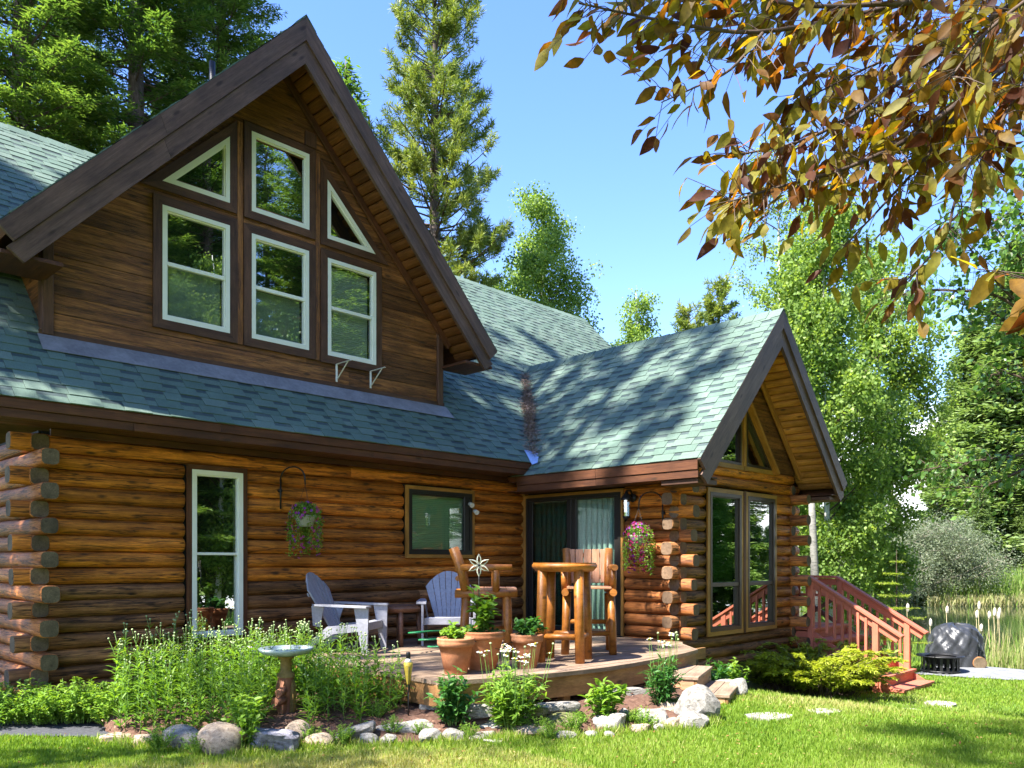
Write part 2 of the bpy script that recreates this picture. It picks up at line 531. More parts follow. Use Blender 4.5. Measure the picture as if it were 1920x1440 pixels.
nx, ny = len(gx), len(gy)
idx = np.arange(nx * ny).reshape(ny, nx)
Fq = np.stack([idx[:-1, :-1], idx[:-1, 1:], idx[1:, 1:], idx[1:, :-1]], -1).reshape(-1, 4)
def groundmat():
    m, nt, b = newmat('lawn_ground')
    t = nt.nodes.new('ShaderNodeNewGeometry'); v = t.outputs['Position']
    n1 = noise(nt, v, .55, 6, .6); n2 = noise(nt, v, 9, 6, .7); n3 = noise(nt, v, 60, 3, .7)
    r = ramp(nt, [(.32, (.085, .155, .02)), (.5, (.12, .19, .03)), (.66, (.22, .20, .08)), (.78, (.28, .21, .11))])
    nt.links.new(mixc(nt, .3, n1, n2), r.inputs[0])
    c = mixc(nt, 1, r.outputs[0], mrange(nt, n3, .3, .7, .45, 1.35), 'MULTIPLY')
    nt.links.new(c, b.inputs['Base Color'])
    b.inputs['Roughness'].default_value = .95; b.inputs['Specular IOR Level'].default_value = .1
    bump(nt, b, n3, .8, .03)
    return m
gr = obj('ground', npmesh('ground', np.stack([X.ravel(), Y.ravel(), Z.ravel()], 1), Fq, groundmat(), smooth=True))
gr['kind'] = 'structure'
def sheet(name, poly, dz, mat, step=.08, dome=0):
    P = np.array(poly); lo, hi = P.min(0), P.max(0)
    xs = np.arange(lo[0], hi[0] + step, step); ys = np.arange(lo[1], hi[1] + step, step)
    X, Y = np.meshgrid(xs, ys)
    ins = inpoly(poly, X, Y)
    Z = gz(X, Y) + dz
    if dome:
        rs = np.random.RandomState(3)
        Z = bedz(X, Y) + rs.uniform(-.012, .012, X.shape)
        e = ins.copy()
        for _ in range(2):
            e[1:-1, 1:-1] = e[1:-1, 1:-1] & e[:-2, 1:-1] & e[2:, 1:-1] & e[1:-1, :-2] & e[1:-1, 2:]
        Z = np.where(e, Z, gz(X, Y) + dz)
    idx = np.arange(X.size).reshape(X.shape)
    F = np.stack([idx[:-1, :-1], idx[:-1, 1:], idx[1:, 1:], idx[1:, :-1]], -1)
    ok = ins[:-1, :-1] & ins[:-1, 1:] & ins[1:, 1:] & ins[1:, :-1]
    F = F[ok].reshape(-1, 4)
    used = np.unique(F); mp = np.zeros(X.size, int); mp[used] = np.arange(len(used))
    V = np.stack([X.ravel(), Y.ravel(), Z.ravel()], 1)[used]
    o = obj(name, npmesh(name, V, mp[F], mat, smooth=True))
    o['kind'] = 'structure'
    return o
def bedz(x, y):
    x = np.asarray(x, float); y = np.asarray(y, float)
    d = np.full(x.shape, 9.)
    for i in range(len(EDGE) - 1):
        a, b = EDGE[i], EDGE[i + 1]
        ex, ey = b.x - a.x, b.y - a.y
        t = np.clip(((x - a.x) * ex + (y - a.y) * ey) / (ex * ex + ey * ey), 0, 1)
        d = np.minimum(d, np.hypot(x - a.x - ex * t, y - a.y - ey * t))
    return gz(x, y) + .05 + .13 * sst(.05, .75, d)
def bedf(x, y): return float(bedz(np.array([x]), np.array([y]))[0])
ASPH = M('path_gravel', [(.3, (.035, .036, .042)), (.55, (.062, .063, .072)), (.75, (.095, .096, .105))], 30, rough=.95, bmp=.6, rnd=0)
PATM = M('patio_stone', [(.3, (.13, .135, .145)), (.7, (.21, .215, .225))], 5, rough=.9, bmp=.3, rnd=0)
sheet('path', PATH, .012, ASPH)
sheet('flower_bed_soil', BED, .008, MULCH, .06, .05)
sheet('patio', PATIO, .014, PATM, .1)
def watermat():
    m, nt, b = newmat('pond_water')
    b.inputs['Base Color'].default_value = (.012, .022, .012, 1)
    b.inputs['Roughness'].default_value = .03
    b.inputs['IOR'].default_value = 1.33
    t = nt.nodes.new('ShaderNodeNewGeometry')
    mpn = nt.nodes.new('ShaderNodeMapping'); mpn.inputs['Scale'].default_value = (1.2, 2.5, 1)
    nt.links.new(t.outputs['Position'], mpn.inputs[0])
    bump(nt, b, noise(nt, mpn.outputs[0], 2.2, 3, .5), .10, .03)
    return m
wt = obj('pond_water', pymesh('pond_water', [(16.8, -40, -.84), (62, -40, -.84), (62, 30, -.84), (16.8, 30, -.84)], [(0, 1, 2, 3)], watermat()))
wt['kind'] = 'structure'

# ------------------------------------------------------------------ leaf clouds
def nrm(a): return a / np.maximum(np.linalg.norm(a, axis=1, keepdims=True), 1e-6)
def leafcloud(P, D, N, L, W, fold=.15):
    """one folded rhombus per leaf; returns vertices, quads"""
    D = nrm(D); S = nrm(np.cross(D, N)); U = np.cross(S, D)
    L = np.broadcast_to(np.asarray(L, float), (len(P),))[:, None]; W = np.broadcast_to(np.asarray(W, float), (len(P),))[:, None]
    mid = P + D * L * .45 + U * W * fold
    V = np.stack([P, mid + S * W * .5, P + D * L, mid - S * W * .5], 1).reshape(-1, 3)
    F = np.arange(len(P) * 4).reshape(-1, 4)
    return V, F
def cloudmesh(name, P, D, N, L, W, mat, rs, tint=None, fold=.15):
    V, F = leafcloud(P, D, N, L, W, fold)
    t = rs.uniform(0, 1, len(P)) if tint is None else tint
    return npmesh(name, V, F, mat, np.repeat(t, 4))
def rnd3(rs, n): return nrm(rs.normal(size=(n, 3)))
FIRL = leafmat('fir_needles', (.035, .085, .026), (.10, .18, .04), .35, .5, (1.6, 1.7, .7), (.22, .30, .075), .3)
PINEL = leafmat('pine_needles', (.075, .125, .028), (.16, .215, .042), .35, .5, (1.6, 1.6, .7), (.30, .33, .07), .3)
FARL = leafmat('hazed_needles', (.085, .14, .055), (.15, .22, .075), .3, .6, (1.5, 1.6, .8), (.24, .31, .12), .15)  # distance haze is put into the colour as a lighter needle green
ASPL = leafmat('aspen_leaves', (.085, .16, .036), (.17, .265, .055), .48, .5, (1.8, 1.7, .8), (.28, .38, .10), .22)
WILL = leafmat('willow_leaves', (.075, .105, .05), (.125, .16, .085), .3, .5, (1.5, 1.5, .9), (.19, .21, .13), .3)
HERBL = leafmat('garden_leaves', (.075, .165, .02), (.15, .28, .03), .42, .45, (1.7, 1.6, .6), (.25, .37, .06), .3)
HERBD = leafmat('dark_garden_leaves', (.025, .085, .02), (.05, .15, .03), .35, .4, (1.6, 1.7, .6), (.09, .2, .04), .4)
GOLDL = leafmat('golden_fronds', (.15, .21, .02), (.30, .35, .03), .4, .5, (1.5, 1.5, .7), (.42, .44, .06), .3)
BARK = M('conifer_bark', [(.3, (.055, .040, .032)), (.6, (.13, .10, .085)), (.8, (.2, .165, .145))], 7, (5, 5, .9), rough=.95, bmp=.7, rnd=.1)
BIRCH = M('white_bark', [(.30, (.09, .085, .075)), (.40, (.50, .49, .43)), (.8, (.68, .66, .58))], 4, (1.2, 1.2, 9), rough=.8, bmp=.2, rnd=.05)
TWIG = M('twig_bark', [(.3, (.05, .033, .024)), (.7, (.13, .09, .065))], 8, rough=.9, bmp=.2, rnd=.1)
DEADW = M('dead_twigs', [(.3, (.20, .17, .13)), (.7, (.36, .31, .26))], 8, rough=.9, bmp=.2, rnd=.1)
STEMG = plain('green_stem', (.13, .24, .04), .5)

def treeparts(name, label, cat, loc, trunk, limbs, crown, group=None, rz=0, scale=1):
    t = thing(name, label, cat, (0, 0, 0), group)
    obj('trunk', trunk, t)
    if limbs: 
        o = obj('limbs', limbs, t)
    c = obj('crown', crown, t); c['kind'] = 'stuff'
    Mx = Matrix.Translation(loc) @ Matrix.Rotation(rz, 4, 'Z') @ Matrix.Scale(scale, 4)
    t.matrix_basis = Mx
    return t
def conifer(seed, H, Rr, zb, n, kind='fir', mat=None, NL=.14, NW=.032, whorl=.42, nb=6, jit=.03):
    rs = np.random.RandomState(seed)
    z0, az, L, a, b = [], [], [], [], []
    z = zb
    while z < H * .985:
        t = (z - zb) / (H - zb)
        for k in range(nb):
            if kind == 'fir':
                pr = (1 - t) ** .85 + .02; sl = -.30 + .85 * t ** 1.5; cu = .10
            else:
                pr = min(1, .55 + 1.6 * t) * (1 - t) ** .62 + .03; sl = -.08 + .75 * t; cu = .22
            z0.append(z + rs.uniform(-.2, .2)); az.append(rs.uniform(0, 2 * math.pi))
            L.append(Rr * pr * rs.uniform(.6, 1.12)); a.append(sl + rs.uniform(-.12, .12)); b.append(cu)
        z += whorl * (1 - .45 * t) * rs.uniform(.8, 1.2)
    z0, az, L, a, b = map(np.array, (z0, az, L, a, b))
    er = np.stack([np.cos(az), np.sin(az), 0 * az], 1); et = np.stack([-np.sin(az), np.cos(az), 0 * az], 1)
    wgt = L ** 1.35; k = rs.choice(len(L), n, p=wgt / wgt.sum())
    up = np.array([0, 0, 1.])
    if kind == 'fir':
        s = .10 + .90 * rs.uniform(0, 1, n) ** .7
        # twigs leave the branch at set places so that sprays stay apart
        s = np.round(s * L[k] / .16) * .16 / L[k] + rs.normal(0, .012, n)
        s = np.clip(s, .08, 1.02)
        sd = rs.choice([-1, 1], n)
        tl = (.40 * (1 - s) + .12) * L[k] * .9
        q = rs.uniform(0, 1, n)
        tw = nrm(er[k] * .72 + et[k] * sd[:, None] * .7)
        r = L[k] * s
        P = er[k] * r[:, None] + tw * (q * tl)[:, None]
        P[:, 2] += z0[k] + L[k] * (a[k] * s + b[k] * s * s) - .10 * q * tl - .03 * L[k]
        P += rs.normal(0, jit, (n, 3))
        sd2 = rs.choice([-1, 1], n)[:, None]
        pr2 = np.cross(tw, up)
        D = tw * .9 + pr2 * sd2 * .65 + rs.normal(0, .22, (n, 3)) - up * .05
        N = up + rs.normal(0, .35, (n, 3))
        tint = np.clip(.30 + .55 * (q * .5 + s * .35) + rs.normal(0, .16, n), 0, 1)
    else:
        nt_ = max(200, n // 40)
        kt = rs.choice(len(L), nt_, p=wgt / wgt.sum())
        st = .30 + .70 * rs.uniform(0, 1, nt_) ** .6
        sd = rs.uniform(-1, 1, nt_)
        off = sd * (.42 * (1.15 - st)) * L[kt]
        C = er[kt] * (L[kt] * st + .3 * np.abs(off))[:, None] + et[kt] * off[:, None]
        C[:, 2] += z0[kt] + L[kt] * (a[kt] * st + b[kt] * st * st) + np.abs(off) * .25 + rs.uniform(-.05, .12, nt_)
        ax = nrm(er[kt] * .7 + et[kt] * np.sign(sd)[:, None] * .35 + up * .75 + rs.normal(0, .25, (nt_, 3)))
        c = rs.randint(0, nt_, n)
        f = rs.uniform(-.5, .5, n)
        P = C[c] + ax[c] * (f * .34)[:, None]
        D = ax[c] * .75 + rnd3(rs, n)
        N = rnd3(rs, n)
        tb = rs.uniform(.2, .8, nt_)
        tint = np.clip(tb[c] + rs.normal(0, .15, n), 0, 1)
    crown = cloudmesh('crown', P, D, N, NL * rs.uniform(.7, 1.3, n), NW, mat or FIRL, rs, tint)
    lean = rs.uniform(-.01, .01, 2)
    zs = np.linspace(-.6, H, 9)
    V, Fs = tubepts([(lean[0] * 0, 0, zz) for zz in zs], [max(.012, H * .0145 * (1 - max(zz, 0) / H) ** .8) for zz in zs], 10)
    trunk = pymesh('trunk', V, Fs, BARK, smooth=True)
    A = Acc()
    for i in range(len(L)):
        e = Vector(er[i]); pts = []
        for s in (0, .4, .75, .97):
            pts.append(e * (L[i] * s) + Vector((0, 0, z0[i] + L[i] * (a[i] * s + b[i] * s * s) - .03 * L[i] * s)))
        A.tube(pts, [.012 + .012 * L[i], .008 + .009 * L[i], .006 + .005 * L[i], .004], 4)
    limbs = pymesh('limbs', A.V, A.F, TWIG)
    return trunk, limbs, crown
def broadleaf(seed, H, Rr, zb, n, mat=ASPL, LL=.075, LW=.062, nl=46, tr=.0085, bark=None, up=.9, spread=.26, drop=.5, prof=None, droopy=0):
    rs = np.random.RandomState(seed)
    rg = random.Random(seed)
    A = Acc()
    bx, by = rs.uniform(-.25, .25, 2)
    tp = lambda t: Vector((bx * math.sin(t * 3.1) * (H / 10), by * math.sin(t * 2.3) * (H / 10), t * H - (.5 if t == 0 else 0)))
    V, Fs = tubepts([tp(i / 10) for i in range(11)], [max(.012, H * tr * (1 - i / 10.6)) for i in range(11)], 10)
    trunk = pymesh('trunk', V, Fs, bark or BIRCH, smooth=True)
    C = []
    for i in range(nl):
        t = zb / H + (1 - zb / H) * (i + rg.random()) / nl * .97
        tt = (t - zb / H) / (1 - zb / H)
        pr = prof(tt) if prof else (.35 + 1.3 * tt if tt < .4 else .87 * (1 - (tt - .4) / .6) ** .75 + .12)
        Ln = Rr * pr * rg.uniform(.65, 1.15)
        az = rg.uniform(0, 6.283)
        e = Vector((math.cos(az), math.sin(az), 0))
        p0 = tp(t); pts = [p0]
        el = up * rg.uniform(.7, 1.3) * (1 - .3 * tt)
        for s in (.35, .7, 1):
            pts.append(p0 + e * Ln * s + Vector((rg.uniform(-.08, .08) * Ln, rg.uniform(-.08, .08) * Ln, Ln * (el * s - droopy * s * s))))
        A.tube(pts, [.007 + .010 * Ln, .006 + .007 * Ln, .004 + .004 * Ln, .003], 4)
        nc = max(3, int(Ln * 8))
        for j in range(nc):
            s = rg.uniform(.22, 1.05)
            q = min(2, int(s * 3)); f = s * 3 - q
            c = pts[q].lerp(pts[q + 1], min(f, 1.1))
            o = Vector((rg.gauss(0, 1), rg.gauss(0, 1), rg.gauss(0, .8))) * spread * (.4 + .5 * Ln / max(Rr, .1))
            C.append((c + o, rg.uniform(.6, 1.4)))
            if rg.random() < .35: A.tube([c, c + o * .5, c + o], [.006, .004, .002], 3)
    cp = np.array([c[0] for c in C]); cw = np.array([c[1] for c in C])
    k = rs.choice(len(cp), n, p=cw / cw.sum())
    P = cp[k] + rs.normal(0, spread * .62, (n, 3)) * np.array([1, 1, .8])
    D = rs.normal(0, .75, (n, 3)) + np.array([0, 0, -drop])
    N = rnd3(rs, n)
    tb = rs.uniform(.15, .85, len(cp))
    tint = np.clip(tb[k] + rs.normal(0, .18, n), 0, 1)
    crown = cloudmesh('crown', P, D, N, LL * rs.uniform(.7, 1.25, n), LW, mat, rs, tint, .1)
    return trunk, pymesh('limbs', A.V, A.F, bark if bark else TWIG), crown

# ------------------------------------------------------------------ the log cabin
rng = random.Random(7)
cabin = thing('log_cabin', 'large log cabin with green shingled roofs, front gable dormer and projecting wing', 'cabin', (6, 9, 0))

def prism(name, pts, ext, mat, parent, xdir=None):
    pts = [Vector(p) for p in pts]; ext = Vector(ext)
    Mx = frame(pts[0], xdir if xdir is not None else pts[1] - pts[0], ext)
    inv = Mx.inverted()
    bm = bmesh.new()
    a = [bm.verts.new(inv @ p) for p in pts]
    b = [bm.verts.new(inv @ (p + ext)) for p in pts]
    n = len(pts)
    bm.faces.new(a); bm.faces.new(b[::-1])
    for i in range(n): bm.faces.new((a[i], b[i], b[(i + 1) % n], a[(i + 1) % n]))
    bmesh.ops.recalc_face_normals(bm, faces=bm.faces)
    me = bpy.data.meshes.new(name); bm.to_mesh(me); bm.free()
    setmats(me, mat)
    return obj(name, me, parent, Mx)

def log(p0, p1, r, parent, mats, rg=rng, n=14, name='log', sq=0):
    p0, p1 = Vector(p0), Vector(p1)
    L = (p1 - p0).length
    seg = max(2, int(L / .3))
    V, Fs, mi = [], [], []
    ph = rg.uniform(0, 6); tp = rg.uniform(-.004, .004)
    for i in range(seg + 1):
        s = i / seg
        rr = r * (1 + .045 * math.sin(s * L * 2.3 + ph) + rg.uniform(-.03, .03)) + tp * (s - .5)
        oy, oz = .004 * math.sin(s * L * 1.7 + ph), .004 * math.sin(s * L * 1.3 + ph * 2)
        for k in range(n):
            t = 2 * math.pi * k / n
            q = rr * (1 + rg.uniform(-.012, .012))
            if sq:
                hw = max(0, 1 - s * L / sq)
                hw = min(1, hw * 2.5)
                q *= 1 + hw * (1 / (math.cos(t) ** 4 + math.sin(t) ** 4) ** (1 / 4) * .97 - 1)
            V.append((s * L, oy + q * math.cos(t), oz + q * math.sin(t) * .985))
    for i in range(seg):
        for k in range(n):
            a, b = i * n + k, i * n + (k + 1) % n
            Fs.append((a, b, b + n, a + n)); mi.append(0)
    sm = [True] * len(Fs)
    for e in (0, 1):                     # chamfered, slightly dished ends
        base = e * seg * n; k0 = len(V)
        cx = -.008 if e == 0 else L + .008
        for k in range(n):
            v = V[base + k]
            V.append((cx, v[1] * .93, v[2] * .93))
        for k in range(n):
            f = (base + k, k0 + k, k0 + (k + 1) % n, base + (k + 1) % n)
            Fs.append(f if e == 0 else f[::-1]); mi.append(0); sm.append(False)
        f = tuple(range(k0, k0 + n))
        Fs.append(f[::-1] if e == 0 else f); mi.append(1); sm.append(False)
    me = pymesh(name, V, Fs, mats, mi)
    me.polygons.foreach_set('use_smooth', sm)
    return obj(name, me, parent, frame(p0, p1 - p0))

ZT, DZ, LR = 2.67, .163, .0868
def segs(a, b, cuts):
    out = [(a, b)]
    for c0, c1 in cuts:
        o2 = []
        for s0, s1 in out:
            if c1 <= s0 or c0 >= s1: o2.append((s0, s1)); continue
            if c0 > s0: o2.append((s0, c0))
            if c1 < s1: o2.append((c1, s1))
        out = o2
    return [s for s in out if s[1] - s[0] > .04]
def wallpart(lo, hi):
    return box('wall', lo, hi, DARKIN, cabin, 0)
# front wall
wfr = wallpart((2.55, 8.935, .1), (9.33, 9.05, 2.80))
FOPEN = [(3.93, 4.67, .60, 2.585), (6.965, 8.275, 1.555, 2.575)]
for k in range(16):
    z = ZT - DZ * k
    cuts = [(o[0], o[1]) for o in FOPEN if o[2] < z < o[3]]
    a = 2.27 + rng.uniform(-.03, .03) if k % 2 == 0 else 2.52
    mats = [LOG if k < 9 else LOGW, ENDG]
    for s0, s1 in segs(a, 9.33, cuts):
        if s1 - s0 > 3 and rng.random() < .6:
            m = s0 + (s1 - s0) * rng.uniform(.35, .65)
            log((s0, 8.915, z), (m, 8.915, z), LR, wfr, mats, sq=.45 if s0 < 2.4 else 0)
            log((m + .004, 8.915, z), (s1, 8.915, z), LR * .98, wfr, mats)
        else:
            log((s0, 8.915, z), (s1, 8.915, z), LR * rng.uniform(.98, 1.03), wfr, mats, sq=.45 if s0 < 2.4 else 0)
# left side wall
wls = wallpart((2.52, 8.95, .1), (2.62, 14.2, 2.80))
for k in range(16):
    z = ZT - DZ * k
    y0 = 8.53 + rng.uniform(-.03, .03) if k % 2 else 8.83
    log((2.5, y0, z), (2.5, 14.2, z), LR, wls, [LOGRED, ENDG], sq=.5, n=20)
# wing side wall (with the sliding door)
wws = wallpart((9.44, 6.08, .1), (9.54, 8.9, 2.78))
for k in range(17):
    z = ZT - DZ * k
    y0 = 5.80 + rng.uniform(-.02, .02) if k % 2 else 5.98
    y1 = 6.885 if .46 < z < 2.55 else 8.9
    log((9.425, y0, z), (9.425, y1, z), LR, wws, [LOG if k < 4 else LOGRED, GREYLOG], sq=.3, n=18)
# wing front wall
wwf = wallpart((9.4, 6.09, .1), (12.7, 6.17, 2.95))
for k in range(-1, 17):
    z = ZT - DZ * k
    cuts = [(10.015, 12.085)] if .45 < z < 2.55 else []
    ev = k % 2 == 0
    a = 9.17 + rng.uniform(-.02, .02) if ev else 9.35
    b = 12.92 + rng.uniform(-.02, .02) if ev else 12.6
    if k == -1: a, b = 9.42, 12.72
    for s0, s1 in segs(a, b, cuts):
        log((s0, 6.065, z), (s1, 6.065, z), LR, wwf, [LOG if k < 3 else (LOGRED if s0 > 11 else LOGW), GREYLOG], sq=.3 if s0 < 9.3 else 0, n=16)
# wing right wall
wwr = wallpart((12.6, 6.15, .1), (12.66, 8.9, 2.78))
for k in range(17):
    z = ZT - DZ * k
    log((12.685, 5.72 + rng.uniform(-.02, .02) if k % 2 else 5.98, z), (12.685, 8.9, z), LR, wwr, [LOGRED, ENDG])
CONC = M('painted_foundation', [(.3, (.13, .15, .085)), (.7, (.22, .24, .15))], 6, rough=.9, bmp=.3, rnd=0)
box('foundation', (9.40, 6.02, -.7), (12.72, 6.12, .13), CONC, cabin, 0)
box('foundation', (9.36, 6.06, -.3), (9.46, 8.9, .12), CONC, cabin, 0)
box('foundation', (2.5, 8.86, -.3), (9.4, 8.96, .12), CONC, cabin, 0)
box('foundation', (2.46, 8.9, -.3), (2.56, 14.2, .12), CONC, cabin, 0)

# ---- roofs
def roof_slab(name, quad, th, mat):
    n = (Vector(quad[1]) - Vector(quad[0])).cross(Vector(quad[3]) - Vector(quad[0])).normalized()
    if n.z < 0: n = -n
    return prism(name, [Vector(q) - n * .008 for q in quad], -n * th, mat, cabin)
MX0, MX1, EY, EZ, RY_, RZ_ = 1.7, 15.8, 8.32, 2.99, 12.85, 7.52
WC, WE, WZ0, WY0, WS = 11.06, 8.83, 2.79, 5.35, 1.04
WZR = WZ0 + (WC - WE) * WS
DC, DH, DZR, DY0, DS = 5.25, 3.18, 7.97, 8.50, 1.06
DZE = DZR - DH * DS
zmain = lambda y: EZ + (y - EY)
r_main = roof_slab('roof', [(MX0, EY, EZ), (MX1, EY, EZ), (MX1, RY_, RZ_), (MX0, RY_, RZ_)], .10, EAVEW)
roof_slab('roof', [(MX0, 17.4, EZ), (MX1, 17.4, EZ), (MX1, RY_, RZ_), (MX0, RY_, RZ_)], .10, EAVEW)
r_wing = roof_slab('roof', [(WE, WY0 + .03, WZ0), (WE, 8.7, WZ0), (WC, 10.5, WZR), (WC, WY0 + .03, WZR)], .10, EAVEW)
r_wing2 = roof_slab('roof', [(2 * WC - WE, WY0 + .03, WZ0), (2 * WC - WE, 8.7, WZ0), (WC, 10.5, WZR), (WC, WY0 + .03, WZR)], .10, EAVEW)
r_dorm = roof_slab('roof', [(DC - DH, DY0 + .03, DZE), (DC - DH, 10.2, DZE), (DC, 13.4, DZR), (DC, DY0 + .03, DZR)], .10, EAVEW)
r_dorm2 = roof_slab('roof', [(DC + DH, DY0 + .03, DZE), (DC + DH, 10.2, DZE), (DC, 13.4, DZR), (DC, DY0 + .03, DZR)], .10, EAVEW)

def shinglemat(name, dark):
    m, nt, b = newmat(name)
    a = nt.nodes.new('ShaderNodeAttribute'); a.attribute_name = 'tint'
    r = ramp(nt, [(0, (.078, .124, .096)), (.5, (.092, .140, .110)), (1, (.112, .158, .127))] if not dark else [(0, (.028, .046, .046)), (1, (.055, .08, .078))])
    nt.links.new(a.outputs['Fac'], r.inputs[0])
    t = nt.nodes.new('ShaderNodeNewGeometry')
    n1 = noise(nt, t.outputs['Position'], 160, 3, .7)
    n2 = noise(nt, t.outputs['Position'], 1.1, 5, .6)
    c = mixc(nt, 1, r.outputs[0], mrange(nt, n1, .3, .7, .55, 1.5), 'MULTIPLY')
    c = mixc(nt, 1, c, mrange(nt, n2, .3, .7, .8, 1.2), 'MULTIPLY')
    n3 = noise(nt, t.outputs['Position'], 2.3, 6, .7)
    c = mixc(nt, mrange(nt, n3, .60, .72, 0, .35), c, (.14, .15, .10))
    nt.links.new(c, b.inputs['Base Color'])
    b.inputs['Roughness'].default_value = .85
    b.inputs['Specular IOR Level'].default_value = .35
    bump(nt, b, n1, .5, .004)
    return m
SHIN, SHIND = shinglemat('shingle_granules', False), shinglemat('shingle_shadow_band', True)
TABS = []          # (pixel area, roof, verts, faces, midx, tint)
def shingle_rows(roof, O, U, S, length, lim, seed, e=.143):
    """courses from the eave point O up along S; lim(s) gives the intervals of u that are roof at height s"""
    rg = random.Random(seed)
    O, U, S = Vector(O), Vector(U).normalized(), Vector(S).normalized()
    N = U.cross(S)
    if N.z < 0: N = -N
    for r in range(int(length / e) + 1):
        s0, s1 = r * e, min((r + 1) * e, length)
        if s1 - s0 < .02: continue
        i0, i1 = lim(s0 + .001), lim(s1 - .001)
        if len(i0) != len(i1): i0 = i1 = lim((s0 + s1) / 2)
        for (a0, b0), (a1, b1) in zip(i0, i1):
            u = min(a0, a1) - rg.uniform(0, .3)
            hi = rg.random() < .5
            end = max(b0, b1)
            while u < end:
                wd = rg.uniform(.15, .33) if hi else rg.uniform(.10, .26)
                c0, d0 = max(u, a0), min(u + wd, b0)
                c1, d1 = max(u, a1), min(u + wd, b1)
                if d0 - c0 < .012 and d1 - c1 < .012:
                    u += wd; hi = not hi; continue
                d0, d1 = max(d0, c0), max(d1, c1)
                P = lambda uu, ss, hh: O + U * uu + S * ss + N * hh
                g = .002
                h = .013 if hi else .007
                V = [P(c0 + g, s0, 0), P(d0 - g, s0, 0), P(c0 + g, s0, h), P(d0 - g, s0, h)]
                if hi:
                    V += [P(d1 - g, s1 + .004, .004), P(c1 + g, s1 + .004, .004), P(c1 + g, s1, 0), P(d1 - g, s1, 0)]
                    Fs = [(0, 1, 3, 2), (2, 3, 4, 5), (0, 2, 5, 6), (1, 7, 4, 3)]; mi = [0, 0, 0, 0]
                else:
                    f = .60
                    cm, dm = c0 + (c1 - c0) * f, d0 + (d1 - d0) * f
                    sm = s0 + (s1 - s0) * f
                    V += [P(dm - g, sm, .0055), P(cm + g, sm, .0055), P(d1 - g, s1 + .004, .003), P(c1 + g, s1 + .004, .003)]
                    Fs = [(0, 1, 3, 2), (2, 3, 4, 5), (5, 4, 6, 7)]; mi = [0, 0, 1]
                c = sum(V, Vector()) / len(V)
                ps = [pix(v) for v in V[2:6]]
                ar = abs(sum(ps[i][0] * ps[(i + 1) % 4][1] - ps[(i + 1) % 4][0] * ps[i][1] for i in range(4))) / 2
                if not (0 < ps[0][0] < 1920 and 0 < ps[0][1] < 1440): ar = 0
                TABS.append([ar, roof, V, Fs, mi, rg.random()])
                u += wd; hi = not hi
RT2 = math.sqrt(2)
def lim_main(s):
    y = EY + s / RT2; z = zmain(y)
    if y < 9.16: left = [(MX0, None)]
    cuts = []
    if y >= 9.14:
        zz = z
        if z < DZE: half = 2.60
        else: half = min(2.60 if z < DZR - 2.6 * DS else 9, (DZR - z) / DS)
        half = max(half, 0)
        if half > 0: cuts.append((DC - half, DC + half))
    hw = (WZR - z) / WS
    if hw > 0: cuts.append((WC - hw, WC + hw))
    return [(a, b) for a, b in segs(MX0, MX1, sorted(cuts))]
shingle_rows(r_main, (0, EY, EZ), (1, 0, 0), (0, 1, 1), (RY_ - EY) * RT2, lim_main, 3)
WSL = math.hypot(1, WS)
def lim_wing(s):
    x = s / WSL                      # distance from the eave in plan
    z = WZ0 + x * WS
    return [(WY0, max(8.62, EY + (z - EZ)))]
shingle_rows(r_wing, (WE, 0, WZ0), (0, 1, 0), (1, 0, WS), (WC - WE) * WSL, lim_wing, 5)
shingle_rows(r_wing2, (2 * WC - WE, 0, WZ0), (0, 1, 0), (-1, 0, WS), (WC - WE) * WSL, lim_wing, 6)
DSL = math.hypot(1, DS)
def lim_dorm(s):
    z = DZE + s / DSL * DS
    return [(DY0, min(EY + (z - EZ), 13.3))]
shingle_rows(r_dorm, (DC - DH, 0, DZE), (0, 1, 0), (1, 0, DS), DH * DSL, lim_dorm, 8)
shingle_rows(r_dorm2, (DC + DH, 0, DZE), (0, 1, 0), (-1, 0, DS), DH * DSL, lim_dorm, 9)
for t in TABS:                        # tabs that the dormer or the picture hides do not count as large
    if t[1] in (r_dorm, r_dorm2, r_wing2): t[0] = 0
    if t[1] is r_main and t[2][0].y > 9.1 and t[2][0].x < 8.0: t[0] = 0
TABS.sort(key=lambda t: -t[0])
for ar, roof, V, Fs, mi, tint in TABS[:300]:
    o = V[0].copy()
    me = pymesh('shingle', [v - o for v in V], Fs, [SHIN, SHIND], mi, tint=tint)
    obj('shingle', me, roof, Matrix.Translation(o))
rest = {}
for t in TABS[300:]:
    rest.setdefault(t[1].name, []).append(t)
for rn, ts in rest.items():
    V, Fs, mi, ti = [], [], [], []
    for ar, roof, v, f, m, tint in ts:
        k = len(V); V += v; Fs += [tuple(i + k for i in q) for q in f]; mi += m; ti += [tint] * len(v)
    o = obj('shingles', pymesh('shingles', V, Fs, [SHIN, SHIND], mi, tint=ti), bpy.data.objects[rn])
    o['kind'] = 'stuff'
